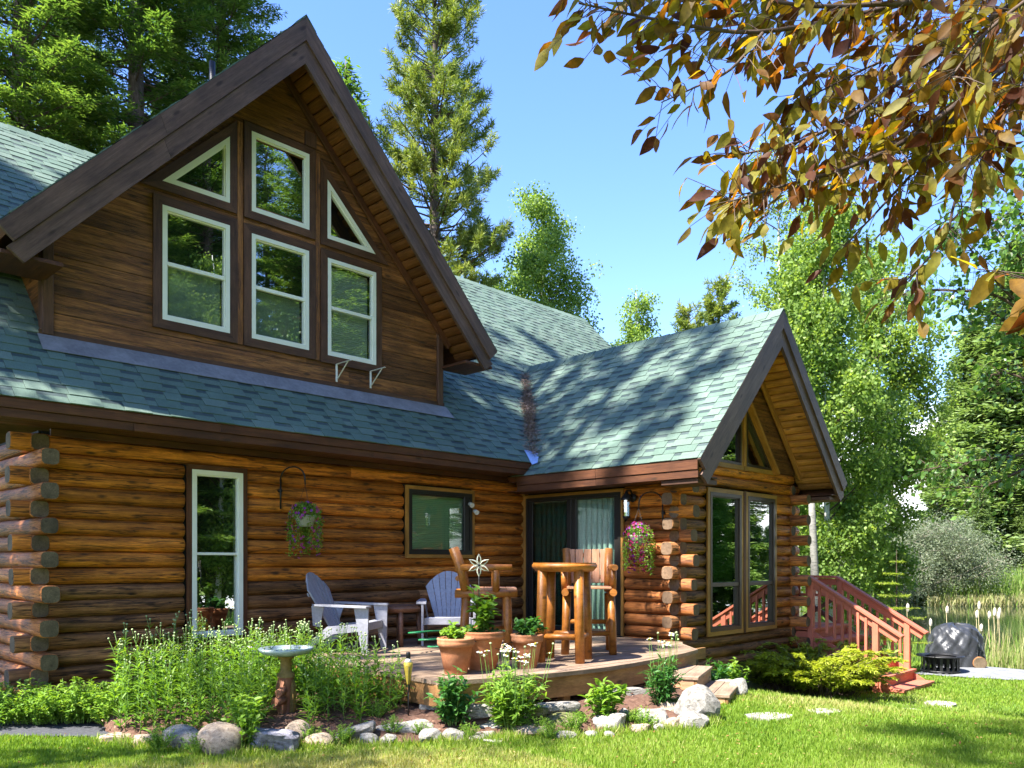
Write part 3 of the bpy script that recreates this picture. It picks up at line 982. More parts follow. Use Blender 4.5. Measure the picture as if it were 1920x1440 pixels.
def ridge_caps(roof, p0, p1, sl, n):
    p0, p1 = Vector(p0), Vector(p1)
    d = (p1 - p0) / n
    ax = Vector((1, 0, 0)) if abs(d.y) > abs(d.x) else Vector((0, 1, 0))
    for i in range(n):
        a = p0 + d * i; b = p0 + d * (i + 1.25)
        V = []
        for p, h in ((a, .024), (b, .010)):
            V += [p - ax * .13 + Vector((0, 0, -.13 * sl + h)), p + Vector((0, 0, h + .004)), p + ax * .13 + Vector((0, 0, -.13 * sl + h))]
        V += [V[0] - Vector((0, 0, .012)), V[1] - Vector((0, 0, .012)), V[2] - Vector((0, 0, .012))]
        o = V[0].copy()
        me = pymesh('ridge_shingle', [v - o for v in V], [(0, 1, 4, 3), (1, 2, 5, 4), (0, 6, 7, 1), (1, 7, 8, 2)], [SHIN], tint=rng.random())
        obj('ridge_shingle', me, roof, Matrix.Translation(o))
ridge_caps(r_wing, (WC, WY0, WZR), (WC, 10.45, WZR), WS, 24)
ridge_caps(r_main, (MX1, RY_, RZ_), (8, RY_, RZ_), 1, 30)
ridge_caps(r_main, (2, RY_, RZ_), (5.2, RY_, RZ_), 1, 13)
ridge_caps(r_dorm, (DC, DY0, DZR), (DC, 13.3, DZR), DS, 20)

# ---- eave fascia and soffit of the main roof and the wing
XE = 9.0
for x0, x1 in ((MX0, 4.1), (4.103, 6.9), (6.903, XE)):
    box('fascia_board', (x0, EY + .005, EZ - .10), (x1, EY + .045, EZ - .012), EAVEW, cabin)
for x0, x1 in ((MX0, 3.2), (3.203, 6.1), (6.103, XE)):
    box('fascia_board', (x0, EY + .018, EZ - .185), (x1, EY + .055, EZ - .103), EAVEW, cabin)
for i in range(3):
    box('soffit_board', (MX0, EY + .058 + i * .15, EZ - .178), (XE + .1, EY + .205 + i * .15, EZ - .160), EAVEW, cabin, .006)
box('frieze_board', (2.58, 8.778, EZ - .25), (9.3, 8.80, EZ - .18), EAVEW, cabin)
for y0, y1 in ((WY0 + .05, 7.0), (7.003, 8.5)):
    box('fascia_board', (WE + .005, y0, WZ0 - .135), (WE + .045, y1, WZ0 - .012), EAVEW, cabin)
    box('fascia_board', (WE + .018, y0, WZ0 - .235), (WE + .055, y1, WZ0 - .138), EAVEW, cabin)
for i in range(3):
    box('soffit_board', (WE + .058 + i * .145, WY0 + .05, WZ0 - .225), (WE + .20 + i * .145, 8.75, WZ0 - .205), EAVEW, cabin, .006)
WER = 2 * WC - WE
box('fascia_board', (WER - .045, WY0 + .05, WZ0 - .235), (WER - .005, 8.5, WZ0 - .012), EAVEW, cabin)
for i in range(3):
    box('soffit_board', (WER - .20 - i * .145, WY0 + .05, WZ0 - .225), (WER - .058 - i * .145, 8.7, WZ0 - .205), EAVEW, cabin, .006)

# ---- rake boards and gable soffits
def rake(cx, half, zr, sl, y, side, w1, w2, joint=None):
    c = math.hypot(1, sl)
    d = Vector((side * -1, 0, sl)).normalized()           # up the slope, to the ridge
    n = Vector((side * sl, 0, 1)).normalized()            # out of the roof
    ridge = Vector((cx, y, zr)); eave = Vector((cx + side * half, y, zr - half * sl))
    def strip(t0, t1, y0, y1, ext, cut):
        top_r = ridge + Vector((0, y0 - y, -t0 * c)); bot_r = ridge + Vector((0, y0 - y, -t1 * c))
        top_e = eave - n * t0 - d * ext + Vector((0, y0 - y, 0)); bot_e = eave - n * t1 - d * (ext - cut) + Vector((0, y0 - y, 0))
        pieces = [(top_e, top_r, bot_r, bot_e)]
        if joint:
            ta = top_e + (top_r - top_e) * joint; ba = bot_e + (bot_r - bot_e) * joint
            g = d * .004
            pieces = [(top_e, ta, ba, bot_e), (ta + g, top_r, bot_r, ba + g)]
        for a, b, c_, e in pieces:
            prism('rake_board', [a, b, c_, e], (0, y1 - y0, 0), FASC, cabin, d)
    strip(.004, w1, y, y + .045, .015, 0)
    strip(w1 + .003, w1 + w2, y + .022, y + .067, .10, .02)
rake(DC, DH, DZR, DS, DY0, -1, .19, .185, .46)
rake(DC, DH, DZR, DS, DY0, 1, .19, .185)
rake(WC, WC - WE, WZR, WS, WY0, -1, .18, .18)
rake(WC, WC - WE, WZR, WS, WY0, 1, .18, .18)
SOFFD = woodmat('dormer_soffit_wood', [(.2, (.07, .024, .008)), (.5, (.17, .062, .016)), (.8, (.25, .10, .028))], rough=.55, rnd=.25)
def gable_soffit(cx, half, zr, sl, y0, y1, side, wd, mat, drop=.19):
    c = math.hypot(1, sl); L = half * c
    d = Vector((-side, 0, sl)).normalized(); n = Vector((side * sl, 0, 1)).normalized()
    eave = Vector((cx + side * half, 0, zr - half * sl)) - n * drop
    k = 0
    s = .06
    while s + wd < L - .10:
        a = eave + d * (s + wd / 2)
        # half-round board running along Y
        V, Fs = [], []
        Lb = y1 - y0; m = 6
        for xx in (0, Lb):
            for j in range(m):
                t = math.pi * j / (m - 1)
                V.append((xx, -wd / 2 * math.cos(t) * .97, -.028 * math.sin(t)))
        for j in range(m - 1): Fs.append((j, j + 1, m + j + 1, m + j))
        Fs.append(tuple(range(m))); Fs.append(tuple(range(m, 2 * m))[::-1]); Fs.append((0, m, 2 * m - 1, m - 1))
        obj('soffit_board', pymesh('soffit_board', V, Fs, mat), cabin, frame((a.x, y0, a.z), (0, 1, 0), n))
        s += wd + .002
for sd in (-1, 1):
    gable_soffit(WC, WC - WE, WZR, WS, WY0 + .07, 6.06, sd, .125, SOFF)
    gable_soffit(DC, DH, DZR, DS, DY0 + .07, 9.16, sd, .135, SOFFD)
    # soffit trim along the wall
    for (cx, half, zr, sl, yy, mt) in ((WC, WC - WE, WZR, WS, 5.935, SOFF), (DC, DH, DZR, DS, 9.075, EAVEW)):
        n = Vector((sd * sl, 0, 1)).normalized(); d = Vector((-sd, 0, sl)).normalized()
        e = Vector((cx + sd * half, yy, zr - half * sl)) - n * .26 + d * .35
        t = Vector((cx + sd * .02, yy, zr - .02 * sl)) - Vector((0, 0, .27 * math.hypot(1, sl)))
        beam('soffit_trim', e, t, .04, .09, mt, cabin, up=n)
# boxed eave returns under the dormer roof tips
for sd in (-1, 1):
    x0 = DC + sd * (DH - .03); x1 = DC + sd * 2.62
    lo, hi = min(x0, x1), max(x0, x1)
    box('eave_return', (lo, DY0 + .07, DZE - .26), (hi, 9.16, DZE - .22), EAVEW, cabin)
    x0 = WC + sd * (WC - WE - .05); x1 = WC + sd * 1.72
    lo, hi = min(x0, x1), max(x0, x1)
    box('eave_return', (lo, WY0 + .07, WZ0 - .30), (hi, 5.96, WZ0 - .24), TRIMD, cabin)

# ---- sided gable walls
def polyinset(poly, d):
    P = [Vector(p).to_2d() if len(p) > 2 else Vector(p) for p in poly]
    c = sum(P, Vector((0, 0))) / len(P)
    n = len(P); out = []
    if not hasattr(d, '__len__'): d = [d] * n
    lines = []
    for i in range(n):
        a, b = P[i], P[(i + 1) % n]
        e = (b - a).normalized(); nn = Vector((-e.y, e.x))
        if nn.dot(c - a) < 0: nn = -nn
        lines.append((a + nn * d[i], e))
    for i in range(n):
        p, e = lines[i - 1]; q, f = lines[i]
        den = e.x * f.y - e.y * f.x
        t = ((q - p).x * f.y - (q - p).y * f.x) / den
        out.append(p + e * t)
    return out
def polyspan(poly, w):
    """interval of u of a convex polygon at height w"""
    xs = []
    n = len(poly)
    for i in range(n):
        a, b = poly[i], poly[(i + 1) % n]
        if (a[1] - w) * (b[1] - w) < 0:
            xs.append(a[0] + (b[0] - a[0]) * (w - a[1]) / (b[1] - a[1]))
    return (min(xs), max(xs)) if len(xs) >= 2 else None
def siding(parent, Y, z0, z1, bh, span, holes, th=.022, proud=None):
    z = z0
    while z < z1:
        t = min(z + bh, z1)
        def iv(w):
            s = span(w)
            if s[1] <= s[0]: return []
            return segs(s[0], s[1], sorted(x for x in (polyspan(h, w) for h in holes) if x))
        i0, i1 = iv(z + .003), iv(t - .003)
        if len(i0) != len(i1): i0 = i1 = iv((z + t) / 2)
        for (a0, b0), (a1, b1) in zip(i0, i1):
            if max(b0 - a0, b1 - a1) < .03: continue
            cutp = [0, 1]
            if b0 - a0 > 3: cutp = [0, rng.uniform(.3, .7), 1]
            for q in range(len(cutp) - 1):
                f0, f1 = cutp[q], cutp[q + 1]
                p = rng.uniform(0, .006)
                pts = [(a0 + (b0 - a0) * f0 + .001, Y - p, z), (a0 + (b0 - a0) * f1 - .001, Y - p, z), (a1 + (b1 - a1) * f1 - .001, Y - p, t - .006), (a1 + (b1 - a1) * f0 + .001, Y - p, t - .006)]
                prism('siding_board', pts, (0, th, 0), SIDING, parent, (1, 0, 0))
        z = t
DW = 2.62
def span_d(w):
    h = min(DW, (DZR - .24 - w) / DS)
    return (DC - h, DC + h)
LW_ = [[(3.80, 4.20), (4.59, 4.20), (4.59, 5.47), (3.80, 5.47)], [(4.87, 4.20), (5.655, 4.20), (5.655, 5.46), (4.87, 5.46)], [(5.935, 4.19), (6.70, 4.19), (6.70, 5.45), (5.935, 5.45)]]
UW_ = [[(3.80, 5.735), (4.59, 5.735), (4.59, 6.52)], [(4.87, 5.73), (5.66, 5.73), (5.66, 6.69), (4.87, 6.69)], [(5.93, 5.70), (6.69, 5.70), (5.93, 6.46)]]
wdm = prism('wall', [(DC - DW, 9.36, 3.6), (DC + DW, 9.36, 3.6), (DC + DW, 9.36, DZR - .16 - DW * DS), (DC, 9.36, DZR - .16), (DC - DW, 9.36, DZR - .16 - DW * DS)], (0, .08, 0), DARKIN, cabin, (1, 0, 0))
siding(wdm, 9.13, 3.84, DZR - .25, .198, span_d, LW_ + UW_)
# wall base trim, corner posts, cheeks
for sd in (-1, 1):
    x = DC + sd * DW
    ztop = DZR - .24 - DW * DS
    box('corner_post', (x - .07 if sd > 0 else x - .03, 9.085, 3.80), (x + .03 if sd > 0 else x + .07, 9.128, ztop), TRIMD, cabin)
    for i in range(9):
        z = 3.84 + i * .198
        y0 = 9.15; y1 = 9.2 + (z + .198 - 3.8) + .15
        if z + .1 < ztop + .1: box('siding_board', (x - .011, y0, z), (x + .011, y1, min(z + .194, ztop + .1)), SIDING, wdm, .002)
box('corner_post', (DC - DW - .03, 9.131, 3.80), (DC - DW - .011, 9.24, DZR - .24 - DW * DS), TRIMD, cabin)
# flashing apron where the dormer meets the roof
fl = prism('flashing', [(DC - DW - .06, 9.10, 3.845), (DC + DW + .06, 9.10, 3.845), (DC + DW + .06, 9.10, 3.775), (DC - DW - .06, 9.10, 3.775)], (0, .018, 0), TRIMD, cabin)
NM = Vector((0, -1, 1)).normalized()
for x0, x1 in ((DC - DW - .08, 4.96), (4.955, DC + DW + .08)):
    e = .002 if x0 > 4 else 0
    a = Vector((0, 9.105, zmain(9.105))) + NM * .022; b = Vector((0, 8.915, zmain(8.915))) + NM * (.018 + e)
    prism('flashing', [(x0, a.y, a.z), (x1, a.y, a.z), (x1, b.y, b.z), (x0, b.y, b.z)], NM * .003, METALG, cabin)
# wing gable
def span_w(w):
    h = min(1.72, (WZR - .24 - w) / WS)
    return (WC - h, WC + h)
TW = [[(10.18, 2.93), (10.98, 2.93), (10.98, 3.77)], [(11.14, 2.93), (11.94, 2.93), (11.14, 3.77)]]
wwg = prism('wall', [(WC - 1.72, 6.16, 2.75), (WC + 1.72, 6.16, 2.75), (WC + 1.72, 6.16, WZR - .16 - 1.72 * WS), (WC, 6.16, WZR - .16), (WC - 1.72, 6.16, WZR - .16 - 1.72 * WS)], (0, .06, 0), DARKIN, cabin, (1, 0, 0))
siding(wwg, 6.00, 2.915, WZR - .25, .185, span_w, TW)

# ---- windows
def P_front(Y): return lambda u, w, d: Vector((u, Y - d, w))
def P_side(X): return lambda u, w, d: Vector((X - d, u, w))
def window(P, poly, fw, fmat, glass, backs, trim=0, tmat=None, bars=(), name='window', proud=.03, rec=.035, back=.09, tproud=.026, barw=.045, low=None):
    """frame ring with reveal; sub-parts: pane, sash_bar, trim_board, blind. backs: [(z0, z1, material)]"""
    poly = [Vector(p) for p in poly]
    inn = polyinset(poly, fw); n = len(poly)
    V, Fs = [], []
    for ring, d in ((poly, -rec), (poly, proud), (inn, proud), (inn, -rec)):
        V += [P(p[0], p[1], d) for p in ring]
    for r in range(3):
        for i in range(n):
            j = (i + 1) % n
            Fs.append((r * n + i, r * n + j, (r + 1) * n + j, (r + 1) * n + i))
    # a thin step inside the frame
    in2 = polyinset(inn, fw * .3)
    k = len(V)
    V += [P(p[0], p[1], proud * .3) for p in inn] + [P(p[0], p[1], proud * .3) for p in in2] + [P(p[0], p[1], -rec) for p in in2]
    for r in range(2):
        for i in range(n):
            j = (i + 1) % n
            Fs.append((k + r * n + i, k + r * n + j, k + (r + 1) * n + j, k + (r + 1) * n + i))
    o = V[0].copy()
    me = pymesh(name, [v - o for v in V], Fs, fmat)
    wo_ = obj(name, me, cabin, Matrix.Translation(o))
    zs = [min(p[1] for p in poly)] + sorted(bars) + [max(p[1] for p in poly)]
    def clip(a, b, pl):
        """part of convex polygon between heights a and b"""
        def half(pl, w, up):
            out = []
            for i in range(len(pl)):
                p, q = pl[i], pl[(i + 1) % len(pl)]
                pi, qi = ((p[1] >= w) == up) or p[1] == w, ((q[1] >= w) == up) or q[1] == w
                if pi: out.append(p)
                if pi != qi:
                    t = (w - p[1]) / (q[1] - p[1]); out.append(Vector((p[0] + (q[0] - p[0]) * t, w)))
            return out
        return half(half(pl, a, True), b, False)
    for i in range(len(zs) - 1):
        pl = clip(zs[i], zs[i + 1], in2)
        dd = -.012 if i == len(zs) - 2 else -.024
        pts = [P(p[0], p[1], dd) for p in pl]
        c0 = pts[0].copy()
        pn = obj('pane', pymesh('pane', [q - c0 for q in pts], [tuple(range(len(pts)))], low if (low and i < len(zs) - 2) else glass), wo_, Matrix.Translation(c0))
    for b in bars:
        s = polyspan(inn, b)
        off = P(0, 0, 1) - P(0, 0, 0)
        beam('sash_bar', P(s[0], b, -.002), P(s[1], b, -.002), .04, barw, fmat, wo_, up=(0, 0, 1), bev=.003)
    for z0, z1, mt in backs:  # dark backings paint in the unlit room; others are blinds, screens and curtains
        pl = clip(z0, z1, in2)
        if len(pl) < 3: continue
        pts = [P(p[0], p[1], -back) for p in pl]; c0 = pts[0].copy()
        obj('pane_backing', pymesh('pane_backing', [q - c0 for q in pts], [tuple(range(len(pts)))], mt), wo_, Matrix.Translation(c0))
    if trim:
        out = polyinset(poly, -trim)
        for i in range(n):
            j = (i + 1) % n
            pts = [P(poly[i][0], poly[i][1], 0), P(poly[j][0], poly[j][1], 0), P(out[j][0], out[j][1], 0), P(out[i][0], out[i][1], 0)]
            prism('trim_board', pts, (P(0, 0, 1) - P(0, 0, 0)) * tproud, tmat, wo_, pts[1] - pts[0])
    return wo_
BLK = {}
def blindmat(name, c, rough=.8):
    m, nt, b = newmat(name)
    v = vecnode(nt, 'Object', (1, 1, 1), False)
    wv = nt.nodes.new('ShaderNodeTexWave'); wv.bands_direction = 'Z'; wv.inputs['Scale'].default_value = 12
    nt.links.new(v, wv.inputs[0])
    nt.links.new(mixc(nt, wv.outputs[1], [x * .8 for x in c], c), b.inputs['Base Color'])
    b.inputs['Roughness'].default_value = rough
    bump(nt, b, wv.outputs[1], .5, .01)
    return m
GLASSR = glassmat('right_glass', (.88, .95, .92), .25)
SLATS = blindmat('blind_slats', (.62, .70, .68)); SLATG = blindmat('green_blind_slats', (.50, .70, .52))
PD = P_front(9.125)
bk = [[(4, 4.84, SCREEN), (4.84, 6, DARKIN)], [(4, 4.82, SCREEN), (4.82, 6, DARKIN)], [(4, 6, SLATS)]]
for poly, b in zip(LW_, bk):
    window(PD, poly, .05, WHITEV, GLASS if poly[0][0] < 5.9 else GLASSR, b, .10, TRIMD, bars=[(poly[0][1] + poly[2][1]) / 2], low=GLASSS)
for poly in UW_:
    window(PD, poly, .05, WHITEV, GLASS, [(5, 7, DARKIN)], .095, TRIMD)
for x in (4.73, 5.795):
    box('mullion_board', (x - .035, 9.113, 4.1), (x + .035, 9.128, 6.75), SIDING, cabin, .002)
PF = P_front(8.825)
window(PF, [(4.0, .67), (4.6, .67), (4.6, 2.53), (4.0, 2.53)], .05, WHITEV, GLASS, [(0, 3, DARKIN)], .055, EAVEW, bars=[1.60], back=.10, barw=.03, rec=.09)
ws = window(PF, [(7.03, 1.615), (8.21, 1.615), (8.21, 2.51), (7.03, 2.51)], .055, BLACKF, GLASSD, [(0, 3, SLATG)], .05, TANTRIM, back=.085, rec=.08)
box('stile', (8.06, 8.80, 1.66), (8.15, 8.84, 2.46), BLACKF, ws)
PW = P_front(5.985)
for x0, x1 in ((10.09, 10.96), (11.16, 12.02)):
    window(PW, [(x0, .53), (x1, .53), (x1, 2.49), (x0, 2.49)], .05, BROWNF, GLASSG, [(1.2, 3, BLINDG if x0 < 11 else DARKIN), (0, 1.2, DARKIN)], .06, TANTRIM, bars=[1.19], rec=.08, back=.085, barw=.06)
box('mullion_post', (11.025, 5.952, .46), (11.095, 5.99, 2.56), EAVEW, cabin)
PG = P_front(5.995)
for poly in TW:
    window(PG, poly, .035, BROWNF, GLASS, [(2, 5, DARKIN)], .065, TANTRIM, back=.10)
box('mullion_post', (11.03, 5.955, 2.93), (11.09, 5.993, 3.86), SOFF, cabin)
beam('gable_brace', (11.12, 5.93, 3.86), (12.02, 5.93, 2.88), .05, .10, SOFF, cabin, up=(0, -1, 0))

# ---- sliding door on the wing's side
PSD = P_side(9.345)
door = window(PSD, [(6.93, .475), (8.76, .475), (8.76, 2.50), (6.93, 2.50)], .05, BLACKF, GLASSD, [(0, 3, CURTAIN)], .045, TANTRIM, name='sliding_door', back=.082, rec=.08)
for y in (7.02, 7.80, 7.90, 8.67):
    box('stile', (9.335, y - .04, .53), (9.375, y + .04, 2.44), BLACKF, door)
box('door_handle', (9.30, 7.74, 1.40), (9.33, 7.77, 1.62), BLACKM, door)
for y0, y1 in ((7.93, 8.63),):
    box('insect_screen', (9.339, y0, .56), (9.341, y1, 2.42), glassmat('screen_mesh', (.58, .66, .63), .0), door, 0)
for i in range(16):        # folds of the curtain
    y = 7.06 + i * .098
    if 7.72 < y < 7.98: continue
    tube('curtain_fold', [(9.405, y, .58), (9.402, y + .01, 1.5), (9.405, y, 2.42)], .032, CURTAIN, door, 6)
box('corner_board', (9.336, 8.808, .2), (9.43, 8.95, 2.76), TANTRIM, cabin)
# concrete-coloured threshold
box('threshold', (9.27, 6.9, .44), (9.35, 8.78, .472), BLACKF, door)

# ---- small fittings on the cabin
box('wall_vent', (5.60, 9.085, 6.79), (5.76, 9.124, 6.97), TRIMD, cabin)
tube('vent_pipe', [at(398, 200, 12.1), at(398, 116, 12.1)], .045, BLACKM, cabin, 10)
vf = Acc()
V0 = Vector((9.02, 8.30, 2.995)); 
vf.add([(8.93, 8.27, 2.96), (9.10, 8.20, 3.05), (9.20, 8.45, 3.20), (9.03, 8.52, 3.21), (9.0, 8.25, 2.985)], [(0, 4, 3), (4, 1, 2), (4, 2, 3)])
vf.build('valley_flashing', METALB, cabin)
FIXT = plain('white_fixture', (.62, .60, .52), .5)
for (x, z) in ((8.14, 2.36), (8.235, 2.26)):
    fx = tube('flood_light', [(x, 8.79, z), (x - .01, 8.74, z - .01), (x - .02, 8.70, z - .03)], [.022, .03, .036], FIXT, cabin, 10)

# ------------------------------------------------------------------ deck
DZK = .46
DPOLY = [(4.75, 8.80), (4.70, 5.50), (4.73, 5.44), (4.92, 5.35), (5.20, 5.25), (5.50, 5.165), (5.80, 5.09), (6.15, 5.03), (6.50, 5.0), (6.9, 5.005), (7.3, 5.035), (7.7, 5.075), (8.1, 5.13), (8.55, 5.23), (9.05, 5.78), (9.31, 5.9), (9.31, 8.80)]
deck = thing('wooden_deck', 'low wooden deck with a curved front edge in the corner of the cabin', 'deck', (7, 7, 0))
def polyspan_any(poly, w):
    xs = []
    n = len(poly)
    for i in range(n):
        a, b = poly[i], poly[(i + 1) % n]
        if (a[1] - w) * (b[1] - w) < 0: xs.append(a[0] + (b[0] - a[0]) * (w - a[1]) / (b[1] - a[1]))
    xs.sort()
    return (xs[0], xs[-1]) if len(xs) >= 2 else None
y = 4.995
rg = random.Random(21)
while y < 8.79:
    t = min(y + .138, 8.795)
    s0, s1 = polyspan_any(DPOLY, y + .012), polyspan_any(DPOLY, t)
    s0 = s0 or s1
    if s0 and s1:
        pts = [(s0[0], y, DZK), (s0[1], y, DZK), (s1[1], t, DZK), (s1[0], t, DZK)]
        dz = rg.uniform(-.002, .002)
        prism('deck_plank', [(p[0], p[1], p[2] + dz) for p in pts], (0, 0, -.036), DECKW, deck, (1, 0, 0))
    y = t + .006
# rim boards following the edge, posts and edge nosing
edge = DPOLY[1:15]
V, Fs, mi = [], [], []
def strip_wall(pts, z0, z1, th, name, mat, parent, inset=.02):
    c = Vector((7, 7.5))
    V, Fs = [], []
    n = len(pts)
    P = [Vector(p) for p in pts]
    nn = []
    for i in range(n):
        e = (P[min(i + 1, n - 1)] - P[max(i - 1, 0)]).normalized()
        q = Vector((-e.y, e.x))
        if q.dot(c - P[i]) < 0: q = -q
        nn.append(q)
    for z in (z0, z1):
        for d in (inset, inset + th):
            for i in range(n):
                p = P[i] + nn[i] * d; V.append((p.x, p.y, z))
    for a, b in ((0, 2), (1, 3), (0, 1), (2, 3)):
        for i in range(n - 1): Fs.append((a * n + i, a * n + i + 1, b * n + i + 1, b * n + i))
    o = Vector(V[0])
    return obj(name, pymesh(name, [Vector(v) - o for v in V], Fs, mat), parent, Matrix.Translation(o))
strip_wall(edge[1:], .225, DZK - .038, .035, 'rim_board', RIMW, deck, .012)
strip_wall([(4.75, 8.8), (4.70, 5.50), (4.73, 5.44)], .225, DZK - .038, .035, 'rim_board', RIMW, deck, .012)
strip_wall(edge, DZK - .037, DZK + .0035, .05, 'edge_nosing', DECKW, deck, -.012)
for x, yy in ((5.0, 5.42), (6.0, 5.14), (7.0, 5.12), (7.9, 5.2), (4.83, 6.6), (8.4, 5.3), (8.6, 7.0), (6.5, 7.0)):
    box('deck_post', (x - .045, yy - .045, -.02), (x + .045, yy + .045, .40), RIMW, deck)
box('joist', (4.9, 5.5, .28), (9.2, 5.54, .42), RIMW, deck)
DARKJ = TRIMD

# two box steps at the right end of the deck
def boxstep(label, c, w, d, z0, z1, rz):
    s = thing('box_step', label, 'step', (c[0], c[1], z0), 'box steps at the deck end', rz)
    Mx = WM[s.name]
    def bx(name, lo, hi, mat):
        lo, hi = Vector(lo), Vector(hi)
        ct = (lo + hi) / 2; sz = hi - lo
        me = boxmesh(name, sz.x, sz.y, sz.z, mat, .004)
        obj(name, me, s, Mx @ Matrix.Translation((lo.x, ct.y, ct.z)))
    H = z1 - z0
    for k in range(2):
        bx('tread_board', (-w / 2, -d / 2 + k * (d / 2 + .002), H - .036), (w / 2, -.003 + k * (d / 2 + .002), H), DECKW)
    bx('front_board', (-w / 2 + .015, -d / 2 + .015, 0), (w / 2 - .015, -d / 2 + .045, H - .038), RIMW)
    sm = boxmesh('side_board', d - .1, .03, H - .038, FURNP, .003)
    for sx in (-1, 1):
        obj('side_board', sm, s, Mx @ Matrix.Translation((sx * (w / 2 - .03), -d / 2 + .048, (H - .038) / 2)) @ Matrix.Rotation(R(90), 4, 'Z'))
boxstep('upper box step joining the curved deck', (7.90, 4.93), .98, .36, -.05, .30, R(22))
boxstep('lower box step standing in front of the upper step by the big grey boulder', (7.98, 4.60), .98, .34, -.08, .14, R(22))

# ------------------------------------------------------------------ red stairs
st = thing('red_staircase', 'red painted wooden stairs with handrails going down to the lawn', 'staircase', (13.4, 5, -.5))
SX0, SX1, TR, RS = 12.80, 14.15, .27, .17
for k in range(6):
    yf = 4.30 + TR * k; z = -.40 + RS * k
    dp = TR + .04 if k < 5 else 1.75
    if k < 5: box('tread', (SX0 - .02, yf, z - .04), (SX1 + .02, yf + dp, z), REDP, st)
    else:
        for j in range(12):
            box('landing_board', (SX0 - .02, yf + j * .146, z - .04), (SX1 + .02, yf + j * .146 + .14, z), REDP, st)
    box('riser', (SX0 + .012, yf + .03, z - RS - (.14 if k == 0 else .002)), (SX1 - .012, yf + .05, z - .042), REDP, st)
for x in (SX0, SX1 - .04):
    prism('stringer', [(x, 4.33, -.62), (x, 4.33, -.46), (x, 5.68, .39), (x, 7.4, .39), (x, 7.4, .10), (x, 5.9, .10)], (.04, 0, 0), REDP, st, (0, 1, 0))
def rail(x, yb, zb, yt, zt):
    sl = (zt - zb) / (yt - yb)
    d = Vector((0, 1, sl)).normalized()
    beam('handrail', (x, yb, zb), (x, yt, zt), .135, .04, REDP, st)
    off = Vector((0, 0, -.085))
    beam('rail_board', Vector((x, yb + .06, zb + .06 * sl)) + off, Vector((x, yt, zt)) + off, .04, .11, REDP, st)
    return sl
sl = rail(SX0 + .02, 4.33, .39, 5.76, 1.27)
for y in (4.72, 5.74):
    zt = .39 + (y - 4.33) * sl - .03
    box('newel_post', (SX0 - .025, y - .045, -.5 if y < 5 else .1), (SX0 + .065, y + .045, zt), REDP, st)
for i in range(8):
    y = 4.86 + i * .122
    zt = .39 + (y - 4.33) * sl - .06
    box('baluster', (SX0 - .022, y - .02, -.36 + (y - 4.3) * .63), (SX0 + .016, y + .02, zt), REDP, st, .003)
sl = rail(SX1 - .02, 4.40, .36, 5.86, 1.25)
for y in (4.70, 5.80):
    zt = .36 + (y - 4.40) * sl - .03
    box('newel_post', (SX1 - .07, y - .045, -.5 if y < 5 else .1), (SX1 + .02, y + .045, zt), REDP, st)
for i in range(8):
    y = 4.82 + i * .122
    zt = .36 + (y - 4.40) * sl - .06
    box('baluster', (SX1 - .022, y - .02, -.36 + (y - 4.3) * .63), (SX1 + .016, y + .02, zt), REDP, st, .003)
beam('handrail', (SX1 - .02, 5.86, 1.25), (SX1 - .02, 7.45, 1.27), .135, .04, REDP, st)
beam('rail_board', (SX1 - .02, 5.86, 1.165), (SX1 - .02, 7.45, 1.185), .04, .11, REDP, st)
beam('rail_board', (SX1 - .02, 5.86, .93), (SX1 - .02, 7.45, .93), .04, .05, REDP, st)
for y in (6.6, 7.40): box('newel_post', (SX1 - .07, y - .045, -.5), (SX1 + .02, y + .045, 1.24), REDP, st)
for i in range(10):
    y = 5.98 + i * .14
    box('baluster', (SX1 - .04, y - .018, .95), (SX1 - .004, y + .018, 1.14), REDP, st, .003)
for y0, y1 in ((5.86, 6.55), (6.65, 7.36)):
    beam('cross_brace', (SX1 - .03, y0, .46), (SX1 - .03, y1, .90), .03, .07, TABLED, st)
    beam('cross_brace', (SX1 - .06, y0, .90), (SX1 - .06, y1, .46), .03, .07, TABLED, st)
beam('handrail', (SX1 + .04, 7.45, 1.29), (SX0, 7.45, 1.29), .135, .04, REDP, st)
for i in range(9):
    x = SX0 + .1 + i * .14
    box('baluster', (x - .018, 7.43, .45), (x + .018, 7.465, 1.27), REDP, st, .003)

